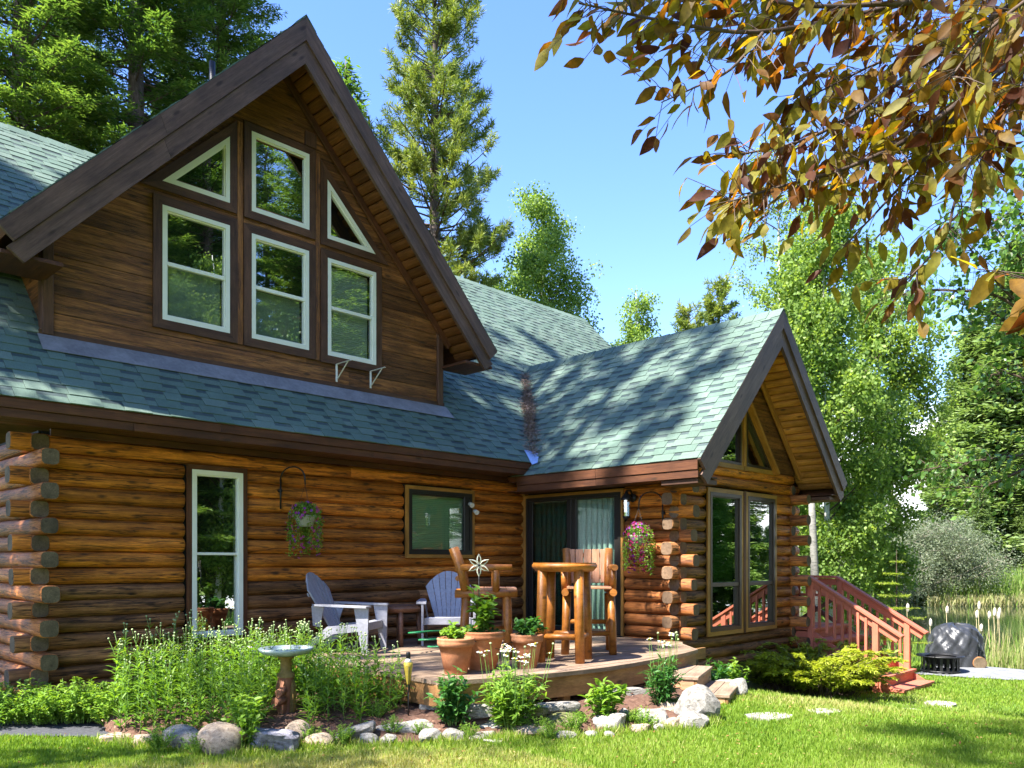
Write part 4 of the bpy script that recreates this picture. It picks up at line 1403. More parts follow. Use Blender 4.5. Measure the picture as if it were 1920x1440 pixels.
# ------------------------------------------------------------------ furniture on the deck
def root_at(o, loc, rz):
    Mx = Matrix.Translation(loc) @ Matrix.Rotation(rz, 4, 'Z')
    o.matrix_basis = Mx
def face(dx, dy):          # rotation that turns local -Y towards (dx,dy)
    return math.atan2(dy, dx) + math.pi / 2
def adirondack(label):
    t = thing('adirondack_chair', label, 'chair', (0, 0, 0), 'plastic chairs against the log wall')
    # seat of slats, dipping to the back (chair faces -Y)
    def board(name, a, b, wd, th, up): beam(name, a, b, wd, th, GREYP, t, up=up, bev=.006)
    for i in range(6):
        y = -.27 + i * .09; z = .365 - i * .022
        board('seat_slat', (-.27, y, z), (.27, y, z), .08, .02, (0, -.24, 1))
    board('seat_front', (-.30, -.325, .33), (.30, -.325, .33), .02, .10, (0, 0, 1))
    # fan back
    bt = Vector((0, .52, .93)); bb = Vector((0, .20, .27))
    ax = (bt - bb).normalized()
    nrm = Vector((0, -ax.z, ax.y))
    fan = 7
    for i in range(fan):
        u = (i - (fan - 1) / 2)
        a = bb + Vector((u * .052, 0, 0)); L = .80 - .020 * u * u
        b = bb + ax * L + Vector((u * .092, 0, 0))
        d = (b - a).normalized(); s = nrm.cross(d).normalized()
        w0, w1 = .049, .086
        h = .018
        top = b + d * .0
        def bp_(x, up): return bb + Vector((x * (.094 if up else .050), 0, 0)) + ax * ((.80 - .021 * x * x) if up else 0)
        pts = [bp_(u - .46, 0), bp_(u + .46, 0), bp_(u + .46, 1), bp_(u + .16, 1), bp_(u - .16, 1), bp_(u - .46, 1)]
        prism('back_slat', [p + nrm * (.006 * u * u * .35) for p in pts], nrm * h, GREYP, t, d)
    for f, hw in ((.32, .22), (.68, .285)):
        c = bb + ax * .74 * f - nrm * .016
        board('back_rail', c + Vector((-hw, 0, 0)), c + Vector((hw, 0, 0)), .02, .05, ax)
    for s in (-1, 1):
        V = [(s * .30, -.40, .565), (s * .43, -.38, .565), (s * .435, -.1, .572), (s * .40, .30, .585), (s * .33, .36, .585), (s * .30, .0, .572)]
        prism('armrest', V, (0, 0, .024), GREYP, t, (0, 1, 0))
        prism('leg', [(s * .335, -.37, 0), (s * .335, -.30, 0), (s * .335, -.20, .562), (s * .335, -.385, .562)], (s * .03, 0, 0), GREYP, t, (0, 0, 1))
        prism('leg', [(s * .30, .50, 0), (s * .30, .57, 0), (s * .30, .16, .33), (s * .30, -.32, .375), (s * .30, -.32, .28), (s * .30, .08, .24)], (s * .03, 0, 0), GREYP, t, (0, 1, 0))
        prism('arm_bracket', [(s * .345, .36, .584), (s * .345, .20, .57), (s * .30, .27, .32), (s * .30, .36, .34)], (s * -.02, 0, 0), GREYP, t, (0, 0, 1))
    return t
ch = adirondack('grey plastic adirondack chair seen from the side, left of the small table')
Mch = lambda x, y, dx, dy: Matrix.Translation((x, y, DZK)) @ Matrix.Rotation(face(dx, dy), 4, 'Z')
c2 = copytree(ch, Mch(7.0, 7.95, -.66, -.75) @ Matrix.Scale(.93, 4), 'grey plastic adirondack chair facing forward beside the log bar chair')
ch.matrix_basis = Mch(5.58, 8.10, .56, -.83) @ Matrix.Scale(.93, 4)

def roundtable(name, label, loc, rad, H, legr, legd, mat, legmat, th, nplank):
    t = thing(name, label, 'table', loc)
    B = Vector(loc)
    # planked round top
    wd = 2 * rad / nplank
    for i in range(nplank):
        u0 = -rad + i * wd; u1 = u0 + wd - .003
        pts = []
        for u in (u0, (u0 + u1) / 2, u1): pts.append((u, -math.sqrt(max(rad ** 2 - u * u, .0009))))
        for u in (u1, (u0 + u1) / 2, u0): pts.append((u, math.sqrt(max(rad ** 2 - u * u, .0009))))
        prism('top_plank', [B + Vector((p[0], p[1], H)) for p in pts], (0, 0, -th), mat, t, (0, 1, 0))
    a = Acc()
    a.lathe([(rad - .005, -.012), (rad + .012, -.02), (rad + .012, -th), (rad - .03, -th - .045), (rad - .09, -th - .05)], 32, B + Vector((0, 0, H)))
    a.build('table_rim', legmat, t, Matrix.Translation(loc), smooth=True)
    for k in range(4):
        an = R(45 + 90 * k) + legd[1]
        x, y = math.cos(an) * legd[0], math.sin(an) * legd[0]
        tube('leg', [B + Vector((x * 1.1, y * 1.1, 0)), B + Vector((x * 1.05, y * 1.05, H * .5)), B + Vector((x, y, H - th - .01))], [legr * .98, legr * 1.03, legr], legmat, t, 12, wob=.03, rng=rg)
        an2 = an + R(90)
        x2, y2 = math.cos(an2) * legd[0], math.sin(an2) * legd[0]
        if k in legd[2]:
            tube('rung', [B + Vector((x * 1.08, y * 1.08, legd[3])), B + Vector((x2 * 1.08, y2 * 1.08, legd[3]))], legr * .6, legmat, t, 10)
    return t
roundtable('bar_table', 'tall round log bar table with peeled log legs', (6.62, 5.66, DZK), .335, 1.04, .052, (.27, R(-62), (0, 2, 3, 1), .27), FURN, FURN, .045, 6)
roundtable('side_table', 'small round dark brown wooden table between the grey plastic chairs', (6.42, 8.22, DZK), .29, .50, .03, (.23, R(10), (), .2), TABLED, TABLED, .03, 7)

def barchair(label):
    """log bar chair, faces -Y"""
    t = thing('log_bar_chair', label, 'chair', (0, 0, 0), 'log bar chairs at the tall table')
    def lg(name, pts, r): return tube(name, pts, [r * rg.uniform(.95, 1.04) for _ in pts], FURN, t, 12, wob=.03, rng=rg)
    for s in (-1, 1):
        lg('leg', [(s * .27, -.24, 0), (s * .26, -.23, .35), (s * .25, -.22, .68)], .045)
        lg('leg', [(s * .26, .26, 0), (s * .25, .24, .35), (s * .24, .22, .68)], .045)
        lg('seat_rail', [(s * .27, -.33, .705), (s * .26, .0, .705), (s * .26, .34, .705)], .042)
        lg('back_post', [(s * .24, .22, .70), (s * .245, .27, .95), (s * .25, .36, 1.20)], .05)
        lg('arm_post', [(s * .275, -.10, .73), (s * .28, -.10, .96)], .04)
        lg('armrest', [(s * .29, -.27, .985), (s * .28, .0, .985), (s * .265, .28, .985)], .038)
        lg('rung', [(s * .265, -.24, .30), (s * .255, .24, .30)], .028)
    lg('rung', [(-.26, -.235, .24), (.26, -.235, .24)], .03)
    lg('rung', [(-.255, .24, .34), (.255, .24, .34)], .028)
    for i in range(5):
        y = -.27 + i * .118
        beam('seat_slat', (-.25, y, .755), (.25, y, .755), .112, .026, FURNP, t)
    for i in range(5):
        x = -.196 + i * .098
        beam('back_slat', (x, .262, .80), (x, .335, 1.20), .09, .024, FURNP, t, up=(0, 1, 0))
    lg('back_rail', [(-.24, .31, .87), (.24, .31, .87)], .028)
    lg('back_rail', [(-.24, .36, 1.13), (.24, .36, 1.13)], .028)
    return t
bc = barchair('log bar chair turned sideways left of the tall table, behind the flower pots')
copytree(bc, Mch(7.42, 5.98, -.76, -.65), 'log bar chair with a slatted back standing in front of the sliding door')
bc.matrix_basis = Mch(6.28, 6.50, .72, -.69)

# ------------------------------------------------------------------ hanging things on the walls
def bracket(label, p, outv, H=.34):
    t = thing('plant_bracket', label, 'bracket', p, 'black hanging basket brackets')
    p = Vector(p); o = Vector(outv).normalized()
    tube('wall_bar', [p + Vector((0, 0, -.22)), p + Vector((0, 0, .14))], .011, BLACKM, t, 8)
    tube('clamp', [p - o * .03, p + o * .012], .022, BLACKM, t, 8)
    pts = []
    for i in range(13):
        a = math.pi * i / 12
        pts.append(p + o * (.165 - .165 * math.cos(a)) + Vector((0, 0, .14 + .14 * math.sin(a))))
    pts.append(p + o * .335 + Vector((0, 0, .06)))
    tube('hook_arm', pts, .009, BLACKM, t, 8)
    return p + o * .335 + Vector((0, 0, .06))
hk1 = bracket('curved black iron bracket on the log wall right of the long window', (5.08, 8.795, 2.36), (.45, -.9, 0))
hk2 = bracket('curved black iron bracket on the reddish logs right of the sliding door', (9.305, 6.22, 2.17), (-.80, .6, 0))
lamp = thing('wall_lantern', 'black wall lantern with glass panes above the flower basket', 'lantern', (9.31, 6.72, 2.3))
tube('lamp_arm', [(9.33, 6.72, 2.42), (9.26, 6.72, 2.50), (9.18, 6.72, 2.49), (9.17, 6.72, 2.44)], .014, BLACKM, lamp, 8)
lathe('wall_plate', [(0, 0), (.06, 0), (.06, .02), (0, .03)], BLACKM, lamp, 16, Matrix.Translation((9.325, 6.72, 2.40)) @ Matrix.Rotation(R(-90), 4, 'Y'))
lathe('lamp_cap', [(.015, .14), (.03, .11), (.075, .05), (.085, .03), (.078, .02)], BLACKM, lamp, 12, Matrix.Translation((9.17, 6.72, 2.34)))
lathe('lamp_glass', [(.06, .02), (.052, -.20), (.035, -.215)], glassmat('lantern_glass', (.8, .85, .85), .25), lamp, 8, Matrix.Translation((9.17, 6.72, 2.34)), False)
lathe('lamp_base', [(.05, -.20), (.055, -.215), (.02, -.245), (0, -.26)], BLACKM, lamp, 12, Matrix.Translation((9.17, 6.72, 2.34)))
def sbracket(label, x, z):
    t = thing('shelf_bracket', label, 'bracket', (x, 9.10, z), 'white metal shelf brackets under the dormer window')
    beam('wall_plate', (x, 9.085, z - .20), (x, 9.085, z + .03), .028, .008, WHITEM, t, up=(0, 1, 0), bev=.002)
    beam('shelf_arm', (x, 9.08, z + .03), (x, 8.76, z + .03), .024, .008, WHITEM, t, bev=.002)
    beam('strut', (x, 9.075, z - .17), (x, 8.83, z + .025), .016, .008, WHITEM, t, bev=.002)
sbracket('white metal shelf bracket under the right dormer window, nearer its centre', 6.06, 4.06)
sbracket('white metal shelf bracket under the outer corner of the right dormer window', 6.60, 4.06)

# ------------------------------------------------------------------ bird bath, torch, pinwheel, fire pit, grill cover
RUST = M('rusty_iron', [(.25, (.12, .045, .025)), (.5, (.30, .13, .075)), (.75, (.40, .20, .11))], 7, rough=.8, bmp=.4, rnd=.1, metal=.1)
OCHRE = M('weathered_ochre', [(.25, (.10, .06, .018)), (.5, (.24, .16, .045)), (.75, (.30, .19, .07))], 6, rough=.75, bmp=.3, rnd=0)
VERD = M('verdigris_bowl', [(.25, (.26, .30, .27)), (.5, (.38, .45, .42)), (.75, (.46, .54, .50))], 12, rough=.5, bmp=.2, rnd=0)
BX, BY = 3.83, 6.54
bb = thing('bird_bath', 'bird bath with a shallow grey green bowl on a rusty jack pedestal', 'bird bath', (BX, BY, 0))
T_ = Matrix.Translation((BX, BY, 0))
lathe('bowl', [(.05, .665), (.12, .672), (.20, .69), (.232, .715), (.240, .735), (.232, .742), (.21, .730), (.12, .705), (0, .700)], VERD, bb, 36, T_)
lathe('water', [(0, .722), (.215, .722)], glassmat('bath_water', (.5, .55, .45), .35), bb, 28, T_)
lathe('neck', [(.075, .665), (.07, .65), (.05, .635), (.048, .54), (.055, .53), (.06, .52), (.075, .515), (.08, .48)], OCHRE, bb, 20, T_)
for k in range(4):
    a = R(20 + 90 * k)
    dx, dy = math.cos(a), math.sin(a)
    prism('pedestal_leg', [(BX + dx * .045, BY + dy * .045, .50), (BX + dx * .085, BY + dy * .085, .40), (BX + dx * .07, BY + dy * .07, .05), (BX + dx * .03, BY + dy * .03, .05), (BX + dx * .035, BY + dy * .035, .3)], (-dy * .035, dx * .035, 0), OCHRE if k in (0, 3) else RUST, bb, (0, 0, 1))
lathe('pedestal_core', [(.075, .495), (.06, .42), (.045, .30), (.04, .06), (.10, .03), (.13, 0)], RUST, bb, 12, T_)
tube('ratchet_bar', [(BX - .085, BY - .07, .01), (BX - .07, BY - .06, .36)], .02, RUST, bb, 6)
tube('crank_housing', [(BX - .16, BY - .08, .285), (BX - .05, BY - .05, .285)], .042, RUST, bb, 10)
tube('crank_housing', [(BX - .13, BY - .09, .355), (BX - .05, BY - .05, .375)], .035, RUST, bb, 8)
for i in range(6):
    tube('rivet', [(BX - .092, BY - .088, .08 + i * .03), (BX - .095, BY - .093, .08 + i * .03)], .007, OCHRE, bb, 6)
lathe('cup_foot', [(0, .14), (.05, .14), (.052, .12), (.035, .11), (.03, .0)], RUST, bb, 12, Matrix.Translation((BX + .07, BY - .09, 0)))

TX, TY = 5.12, 6.40
AMBER = newmat('amber_glass')
AMBER[2].inputs['Base Color'].default_value = (.45, .33, .05, 1); AMBER[2].inputs['Roughness'].default_value = .12
to = thing('garden_torch', 'garden torch with an amber glass bottle on a thin dark stake', 'torch', (TX, TY, 0))
tq = Vector((4.53, 5.68, bedf(4.53, 5.68) - .01))
to.location = tq; reg(to, Matrix.Translation(tq))
T_ = Matrix.Translation(tq)
tube('stake', [tq, tq + Vector((.005, 0, .33))], .007, BLACKM, to, 6)
lathe('glass_body', [(.012, .29), (.022, .33), (.04, .45), (.042, .48), (.03, .485)], AMBER[0], to, 16, T_)
lathe('collar', [(.03, .485), (.034, .49), (.02, .515), (.014, .52)], WHITEM, to, 14, T_)
lathe('snuffer_cap', [(.014, .515), (.02, .52), (.02, .565), (.016, .575), (0, .577)], BLACKM, to, 14, T_)
for k in range(3):
    a = R(120 * k)
    tube('holder_wire', [tq + Vector((.008 * math.cos(a), .008 * math.sin(a), .22)), tq + Vector((.03 * math.cos(a), .03 * math.sin(a), .34)), tq + Vector((.044 * math.cos(a), .044 * math.sin(a), .45))], .003, BLACKM, to, 5)

# fire pit and covered grill on the patio by the pond
def crumple(name, label, cat, c, rx, ry, H, mat, seed):
    rs = np.random.RandomState(seed)
    V, Fs = [], []
    nu, nv = 96, 30
    ph = rs.uniform(0, 6, 12)
    for j in range(nv + 1):
        v = j / nv
        for i in range(nu):
            a = 2 * math.pi * i / nu
            r = math.cos(v * math.pi / 2) ** .45
            z = math.sin(v * math.pi / 2) ** .9 * H
            f = 1 + .06 * math.sin(5 * a + ph[0] + v * 3) * (1 - v) + .055 * abs(math.sin(6 * a + ph[1] - v * 7)) - .06 * abs(math.sin(4 * a + ph[3] + v * 9)) + .035 * abs(math.sin(13 * a + ph[4] + 4 * math.sin(v * 7 + ph[5]))) + .006 * rs.uniform(-1, 1)
            V.append((rx * r * f * math.cos(a), ry * r * f * math.sin(a), z * (1 + .025 * math.sin(3 * a + ph[2]) + .03 * abs(math.sin(7 * a + v * 8 + ph[6])) + .004 * rs.uniform(-1, 1))))
    for j in range(nv):
        for i in range(nu):
            a, b = j * nu + i, j * nu + (i + 1) % nu
            if (i + j) % 2: Fs += [(a, b, b + nu), (a, b + nu, a + nu)]
            else: Fs += [(a, b, a + nu), (b, b + nu, a + nu)]
    o = obj(name, pymesh(name, V, Fs, mat, smooth=True), None, Matrix.Translation(c))
    return tag(o, label, cat)
TARP = newmat('dark_vinyl')[0]
_b = TARP.node_tree.nodes['Principled BSDF']
_b.inputs['Base Color'].default_value = (.028, .030, .035, 1); _b.inputs['Roughness'].default_value = .42
g = at(1790, 1226, 15.9)
gp = (g.x, g.y, gzf(g.x, g.y) - .02)
crumple('grill_cover', 'dark grey vinyl cover draped over a round grill beside the pond', 'grill cover', gp, .52, .50, .80, TARP, 4)
fp = at(1763, 1250, 15.0)
fp.z = gzf(fp.x, fp.y)
pit = thing('fire_pit', 'round black fire pit with a flat rim and slatted sides', 'fire pit', fp)
a = Acc().lathe([(.26, .30), (.40, .315), (.40, .295), (.27, .28), (.23, .17), (.0, .14)], 28)
a.build('pit_bowl', BLACKM, pit, Matrix.Translation(fp), True, local=True)
for k in range(18):
    an = 2 * math.pi * k / 18
    p = fp + Vector((.31 * math.cos(an), .31 * math.sin(an), 0))
    beam('side_slat', p + Vector((0, 0, .03)), p + Vector((0, 0, .28)), .05, .008, BLACKM, pit, up=(math.cos(an), math.sin(an), 0), bev=.001)
Acc().lathe([(.30, .05), (.33, .05), (.33, .02), (.30, .02)], 28).build('pit_foot', BLACKM, pit, Matrix.Translation(fp), True, local=True)
lg_ = at(1838, 1252, 15.3); lg_.z = gzf(lg_.x, lg_.y) + .10
lo = log(lg_, lg_ + Vector((.35, .2, 0)), .115, None, [LOGW, ENDG])
lo.name = 'firewood_log'; tag(lo, 'short cut log lying beside the covered grill', 'log')
# white seat cushion glimpsed through the rail

# ------------------------------------------------------------------ trees
def gat(px, d):
    p = at(px, 1055, d); p.z = gzf(p.x, p.y); return p
NF = 62000
firA = conifer(11, 24, 3.6, 2.2, 185000, 'fir', NL=.15, NW=.034, whorl=.36, nb=8, jit=.035)
firB = conifer(12, 21, 3.1, 1.8, 150000, 'fir', NL=.15, NW=.034, whorl=.38, nb=7, jit=.035)
firC = conifer(13, 16, 2.7, .4, 80000, 'fir', NL=.22, NW=.07, whorl=.30, nb=9, jit=.08)
pineA = conifer(14, 21.5, 3.0, 2.0, 130000, 'pine', PINEL, NL=.20, NW=.027, whorl=.42, nb=7)
tall = conifer(19, 31, 3.0, 15, 9500, 'pine', PINEL, NL=.26, NW=.085, whorl=.9, nb=5)
slim = conifer(17, 25, 1.9, 16.5, 5000, 'pine', PINEL, NL=.2, NW=.03)
pineB = conifer(15, 14, 2.4, .8, 60000, 'pine', PINEL, NL=.24, NW=.04, whorl=.4, nb=7)
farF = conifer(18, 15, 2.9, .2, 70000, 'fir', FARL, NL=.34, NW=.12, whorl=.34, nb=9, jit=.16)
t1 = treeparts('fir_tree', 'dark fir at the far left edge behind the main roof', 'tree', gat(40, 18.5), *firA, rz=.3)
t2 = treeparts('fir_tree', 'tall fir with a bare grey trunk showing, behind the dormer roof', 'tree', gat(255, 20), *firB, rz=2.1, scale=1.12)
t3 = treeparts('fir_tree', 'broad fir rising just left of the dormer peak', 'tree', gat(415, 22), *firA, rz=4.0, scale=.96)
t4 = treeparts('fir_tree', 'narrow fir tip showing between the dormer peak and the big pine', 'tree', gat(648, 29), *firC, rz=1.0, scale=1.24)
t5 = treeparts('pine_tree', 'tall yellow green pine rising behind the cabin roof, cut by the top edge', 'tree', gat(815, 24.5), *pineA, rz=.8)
FW = 'firs behind the house on the left'
for i, (px, d, s, m) in enumerate(((-150, 21, 1.0, firB), (130, 30, 1.1, firA), (330, 33, 1.15, firB), (520, 33, .95, firA))):
    treeparts('fir_tree', 'dark fir standing deep in the woods behind the left roof', 'tree', gat(px, d), *m, rz=i * 1.7, scale=s, group=FW)
aspA = broadleaf(21, 15.2, 2.2, 3.0, 52000, nl=80, LL=.10, LW=.08, spread=.32)
aspB = broadleaf(22, 12, 1.7, 1.5, 30000, nl=60, LL=.10, LW=.08)
sparse = broadleaf(27, 15.5, 2.0, 5.5, 3600, nl=26, LL=.11, LW=.09)
aspC = broadleaf(23, 12.5, 2.3, .6, 52000, nl=90, LL=.10, LW=.082)
aspD = broadleaf(24, 13.8, 1.7, 5.0, 9000, nl=40, spread=.22)
treeparts('aspen_tree', 'slender aspen right of the big pine behind the roof ridge', 'tree', gat(1012, 29), *aspA, rz=.5)
treeparts('aspen_tree', 'short aspen peeking over the roof where the two ridges meet', 'tree', gat(1192, 31), *aspB, rz=2.5, scale=1.02)
treeparts('pine_tree', 'left one of two bushy pines beyond the wing ridge', 'tree', gat(1292, 40), *pineB, rz=1.2, scale=1.05)
treeparts('pine_tree', 'right and taller one of two bushy pines beyond the wing ridge', 'tree', gat(1348, 41), *pineB, rz=3.9, scale=1.15)
treeparts('birch_tree', 'thin birch with a white trunk rising above the wing gable', 'tree', gat(1466, 22), *aspD, rz=.2, scale=.98)
treeparts('aspen_tree', 'full leafy aspen just right of the wing gable', 'tree', gat(1562, 20), *aspC, rz=1.0, scale=.92)
treeparts('aspen_tree', 'leafy aspen with a low crown nearest the open sky gap', 'tree', gat(1632, 23), *aspC, rz=3.0, scale=.90)
treeparts('aspen_tree', 'aspen standing behind the leafy ones by the wing', 'tree', gat(1500, 27), *aspB, rz=4.0, scale=.95)
BIRCHD = M('grey_aspen_bark', [(.30, (.06, .058, .05)), (.45, (.22, .215, .19)), (.8, (.34, .33, .29))], 5, (1.5, 1.5, 6), rough=.85, bmp=.3, rnd=.05)
tr = gat(1530, 17.5)
tube('bare_trunk', [tr + Vector((0, 0, -.3)), tr + Vector((.10, .05, 1.2)), tr + Vector((-.02, .05, 2.6)), tr + Vector((-.14, .1, 4.5))], [.12, .09, .075, .05], BIRCHD, None, 12)
tag(bpy.data.objects['bare_trunk'], 'pale aspen trunk standing close behind the red stairs', 'tree trunk')
# firs on the right
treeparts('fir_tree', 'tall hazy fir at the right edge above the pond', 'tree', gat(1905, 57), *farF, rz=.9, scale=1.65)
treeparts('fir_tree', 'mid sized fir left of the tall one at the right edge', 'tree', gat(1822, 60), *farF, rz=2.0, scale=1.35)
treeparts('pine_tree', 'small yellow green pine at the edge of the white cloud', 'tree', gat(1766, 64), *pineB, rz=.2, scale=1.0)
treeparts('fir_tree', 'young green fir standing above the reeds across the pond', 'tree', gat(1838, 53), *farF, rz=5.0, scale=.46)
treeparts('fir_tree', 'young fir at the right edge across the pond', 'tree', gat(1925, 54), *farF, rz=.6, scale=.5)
GB = 'conifers lining the far side of the pond'
rg = random.Random(5)
for i in range(22):
    px = 1480 + i * 24 + rg.uniform(-10, 10)
    d = rg.uniform(62, 90)
    s = rg.uniform(.55, .85)
    if px > 1690 and px < 1770: s *= .6
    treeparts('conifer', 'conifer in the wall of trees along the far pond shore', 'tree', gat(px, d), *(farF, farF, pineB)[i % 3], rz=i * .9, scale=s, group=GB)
# willow scrub on the far bank
wil = broadleaf(31, 3.3, 2.9, .05, 42000, WILL, .11, .042, 90, .014, DEADW, .55, .42, .1, prof=lambda t: 1 - .42 * t)
treeparts('willow_shrub', 'grey green willow scrub overhanging the pond', 'shrub', gat(1752, 47), *wil, rz=.3, scale=1.25)
treeparts('willow_shrub', 'lower grey willow scrub left of the larger one at the pond', 'shrub', gat(1672, 46), *wil, rz=2.3, scale=1.15)
treeparts('willow_shrub', 'dark willow scrub behind the red stair rail', 'shrub', gat(1590, 33), *wil, rz=4.3, scale=.95)
# trees outside the picture: they shade the roofs from the left and are mirrored in the windows
OF = 'trees outside the picture left of the cabin'
for i, (x, y, s, m) in enumerate(((-4, 9.7, 1.0, tall), (-2.6, 11.5, 1.08, tall), (-3.2, 7.3, 1.0, sparse), (-5, 3.0, 1.0, slim), (-8, 13, 1.0, firA), (-12, 18, 1.0, firB), (-2.6, 10.6, 1.0, aspC))):
    treeparts('yard_tree', 'tree outside the picture left of the cabin, dappling roofs and deck', 'tree', (x, y, 0), *m, rz=i * 2.2, scale=s, group=OF)
OB = 'trees outside the picture mirrored in the windows'
rg = random.Random(31)
k = 0
for row, (yy, mm) in enumerate(((-6.5, (aspC, firC)), (-10, (firA, firB, firA)), (-14, (firB, firA)), (-18, (firA, firB)))):
    for j in range(10):
        x = -3 + j * 4.0 + rg.uniform(-1, 1) + row * 1.1
        if row == 0 and x < 11: continue
        y = yy + rg.uniform(-1.2, 1.2)
        treeparts('yard_tree', 'tree outside the picture, seen only mirrored in the panes', 'tree', (x, y, gzf(x, y)), *mm[k % len(mm)], rz=k * 1.3, scale=rg.uniform(.9, 1.15), group=OB)
        k += 1
for i in range(16):
    x = 9 + i * 2.1 + rg.uniform(-.6, .6); y = -6.5 - rg.uniform(0, 2.5)
    treeparts('yard_shrub', 'bushy shrub outside the picture, seen only mirrored in the panes', 'shrub', (x, y, gzf(x, y)), *aspC, rz=i, scale=rg.uniform(.32, .5), group=OB)
# ------------------------------------------------------------------ near broadleaf boughs at the right and the copper leaved tree overhead
def leafshape(name, L, W, curl, mat, seed, wavy=0):
    """near leaf along +X, five cross rows, folded on the midrib"""
    prof = [(0, .04), (.14, .55), (.38, 1.0), (.64, .80), (.85, .36), (1, .0)]
    V, Fs = [], []
    rg = random.Random(seed)
    for i, (s, w_) in enumerate(prof):
        z = -curl * L * s * s
        e = rg.uniform(-wavy, wavy)
        V += [(s * L, -w_ * W / 2, z + .20 * w_ * W / 2 + e), (s * L, 0, z), (s * L, w_ * W / 2, z + .20 * w_ * W / 2 - e)]
    for i in range(len(prof) - 1):
        a = i * 3
        Fs += [(a, a + 3, a + 4, a + 1), (a + 1, a + 4, a + 5, a + 2)]
    return pymesh(name, V, Fs, mat, smooth=True, tint=.5)
def coppermat():
    m, nt, b = newmat('copper_leaf')
    oi = nt.nodes.new('ShaderNodeObjectInfo')
    at_ = nt.nodes.new('ShaderNodeAttribute'); at_.attribute_name = 'tint'
    g = nt.nodes.new('ShaderNodeMath'); g.operation = 'ADD'
    nt.links.new(oi.outputs['Random'], g.inputs[0]); nt.links.new(at_.outputs['Fac'], g.inputs[1])
    fr = nt.nodes.new('ShaderNodeMath'); fr.operation = 'FRACT'
    nt.links.new(g.outputs[0], fr.inputs[0])
    r = ramp(nt, [(0, (.050, .015, .010)), (.16, (.095, .034, .011)), (.38, (.15, .075, .011)), (.66, (.14, .115, .013)), (1, (.20, .185, .025))])
    nt.links.new(fr.outputs[0], r.inputs[0])
    t = nt.nodes.new('ShaderNodeNewGeometry')
    n = noise(nt, t.outputs['Position'], 28, 3, .6)
    c = mixc(nt, 1, r.outputs[0], mrange(nt, n, .3, .7, .6, 1.4), 'MULTIPLY')
    nt.links.new(c, b.inputs['Base Color'])
    b.inputs['Roughness'].default_value = .55
    b.inputs['Specular IOR Level'].default_value = .2
    tr_ = nt.nodes.new('ShaderNodeBsdfTranslucent')
    nt.links.new(mixc(nt, 1, c, (2.9, 2.4, .6), 'MULTIPLY'), tr_.inputs[0])
    mx = nt.nodes.new('ShaderNodeMixShader'); mx.inputs[0].default_value = .5
    nt.links.new(b.outputs[0], mx.inputs[1]); nt.links.new(tr_.outputs[0], mx.inputs[2])
    nt.links.new(mx.outputs[0], nt.nodes['Material Output'].inputs[0])
    return m
COP = coppermat()
def bough_tree(name, label, cat, base, boughs, trunkpts, trunkr, shapes, mat, bark, nper, hang, seed, maxobj=300, twl=.16, lscale=(.75, 1.15), petiole=None):
    """boughs: list of (points, r0, density); leaves singly built, the largest 300 as parts"""
    rg = random.Random(seed)
    t = thing(name, label, cat, base)
    tube('trunk', trunkpts, trunkr, bark, t, 12)
    lv = []
    for pts, r0, dens in boughs:
        pts = [Vector(p) for p in pts]
        # smooth the bough
        fine = []
        for i in range(len(pts) - 1):
            p0, p1, p2, p3 = pts[max(i - 1, 0)], pts[i], pts[i + 1], pts[min(i + 2, len(pts) - 1)]
            for q in range(5):
                s = q / 5
                fine.append(.5 * ((2 * p1) + (p2 - p0) * s + (2 * p0 - 5 * p1 + 4 * p2 - p3) * s * s + (3 * p1 - p0 - 3 * p2 + p3) * s ** 3))
        fine.append(pts[-1])
        tube('bough', fine, [r0 * (1 - .85 * i / (len(fine) - 1)) + .0012 for i in range(len(fine))], bark, t, 6)
        L = sum((fine[i + 1] - fine[i]).length for i in range(len(fine) - 1))
        A = Acc()
        nn = int(L * nper * dens)
        for j in range(nn):
            s = (j + rg.random()) / nn
            f = s * (len(fine) - 1); i = min(int(f), len(fine) - 2)
            p = fine[i].lerp(fine[i + 1], f - i); d = (fine[i + 1] - fine[i]).normalized()
            side = Vector((rg.gauss(0, 1), rg.gauss(0, 1), rg.gauss(-.2, .7)))
            side = (side - d * side.dot(d)).normalized()
            tl = twl * rg.uniform(.3, 1.6)
            e = p + (d * .55 + side * .8).normalized() * tl
            k = rg.randint(1, 3)
            A.tube([p, p.lerp(e, .5) + Vector((0, 0, .01)), e], [.0022, .0017, .0012], 4)
            for q in range(k):
                o = p.lerp(e, 1 - q * .33)
                ld = Vector((rg.gauss(0, .45), rg.gauss(0, .45), -hang + rg.gauss(0, .3))) + d * .55 + side * .3
                ln = Vector((rg.gauss(0, 1), rg.gauss(0, 1), rg.gauss(.7, .6)))
                lv.append((o, ld.normalized(), ln.normalized(), rg.choice(shapes), rg.uniform(*lscale)))
        if A.V:
            o = obj('twigs', pymesh('twigs', A.V, A.F, bark), t)
            o['kind'] = 'stuff'
    def vis(x):
        a = pix(x[0])
        return (-1 if 0 < a[0] < 1920 and 0 < a[1] < 1440 else 1, a[2])
    lv.sort(key=vis)
    V, Fs, ti = [], [], []
    for n, (o, ld, ln, me, sc) in enumerate(lv):
        Mx = frame(o, ld, ln) @ Matrix.Scale(sc, 4)
        if n < maxobj: obj('leaf', me, t, Mx)
        else:
            k = len(V); V += [Mx @ v.co for v in me.vertices]
            Fs += [tuple(i + k for i in p.vertices) for p in me.polygons]; ti += [rg.random()] * len(me.vertices)
    if V:
        o = obj('leaves', pymesh('leaves', V, Fs, mat, smooth=True, tint=ti), t)
        o['kind'] = 'stuff'
    return t, len(lv)
cs = [leafshape('leaf', .098, .044, c, COP, i, .002) for i, c in enumerate((.10, .25, .40, .05))]
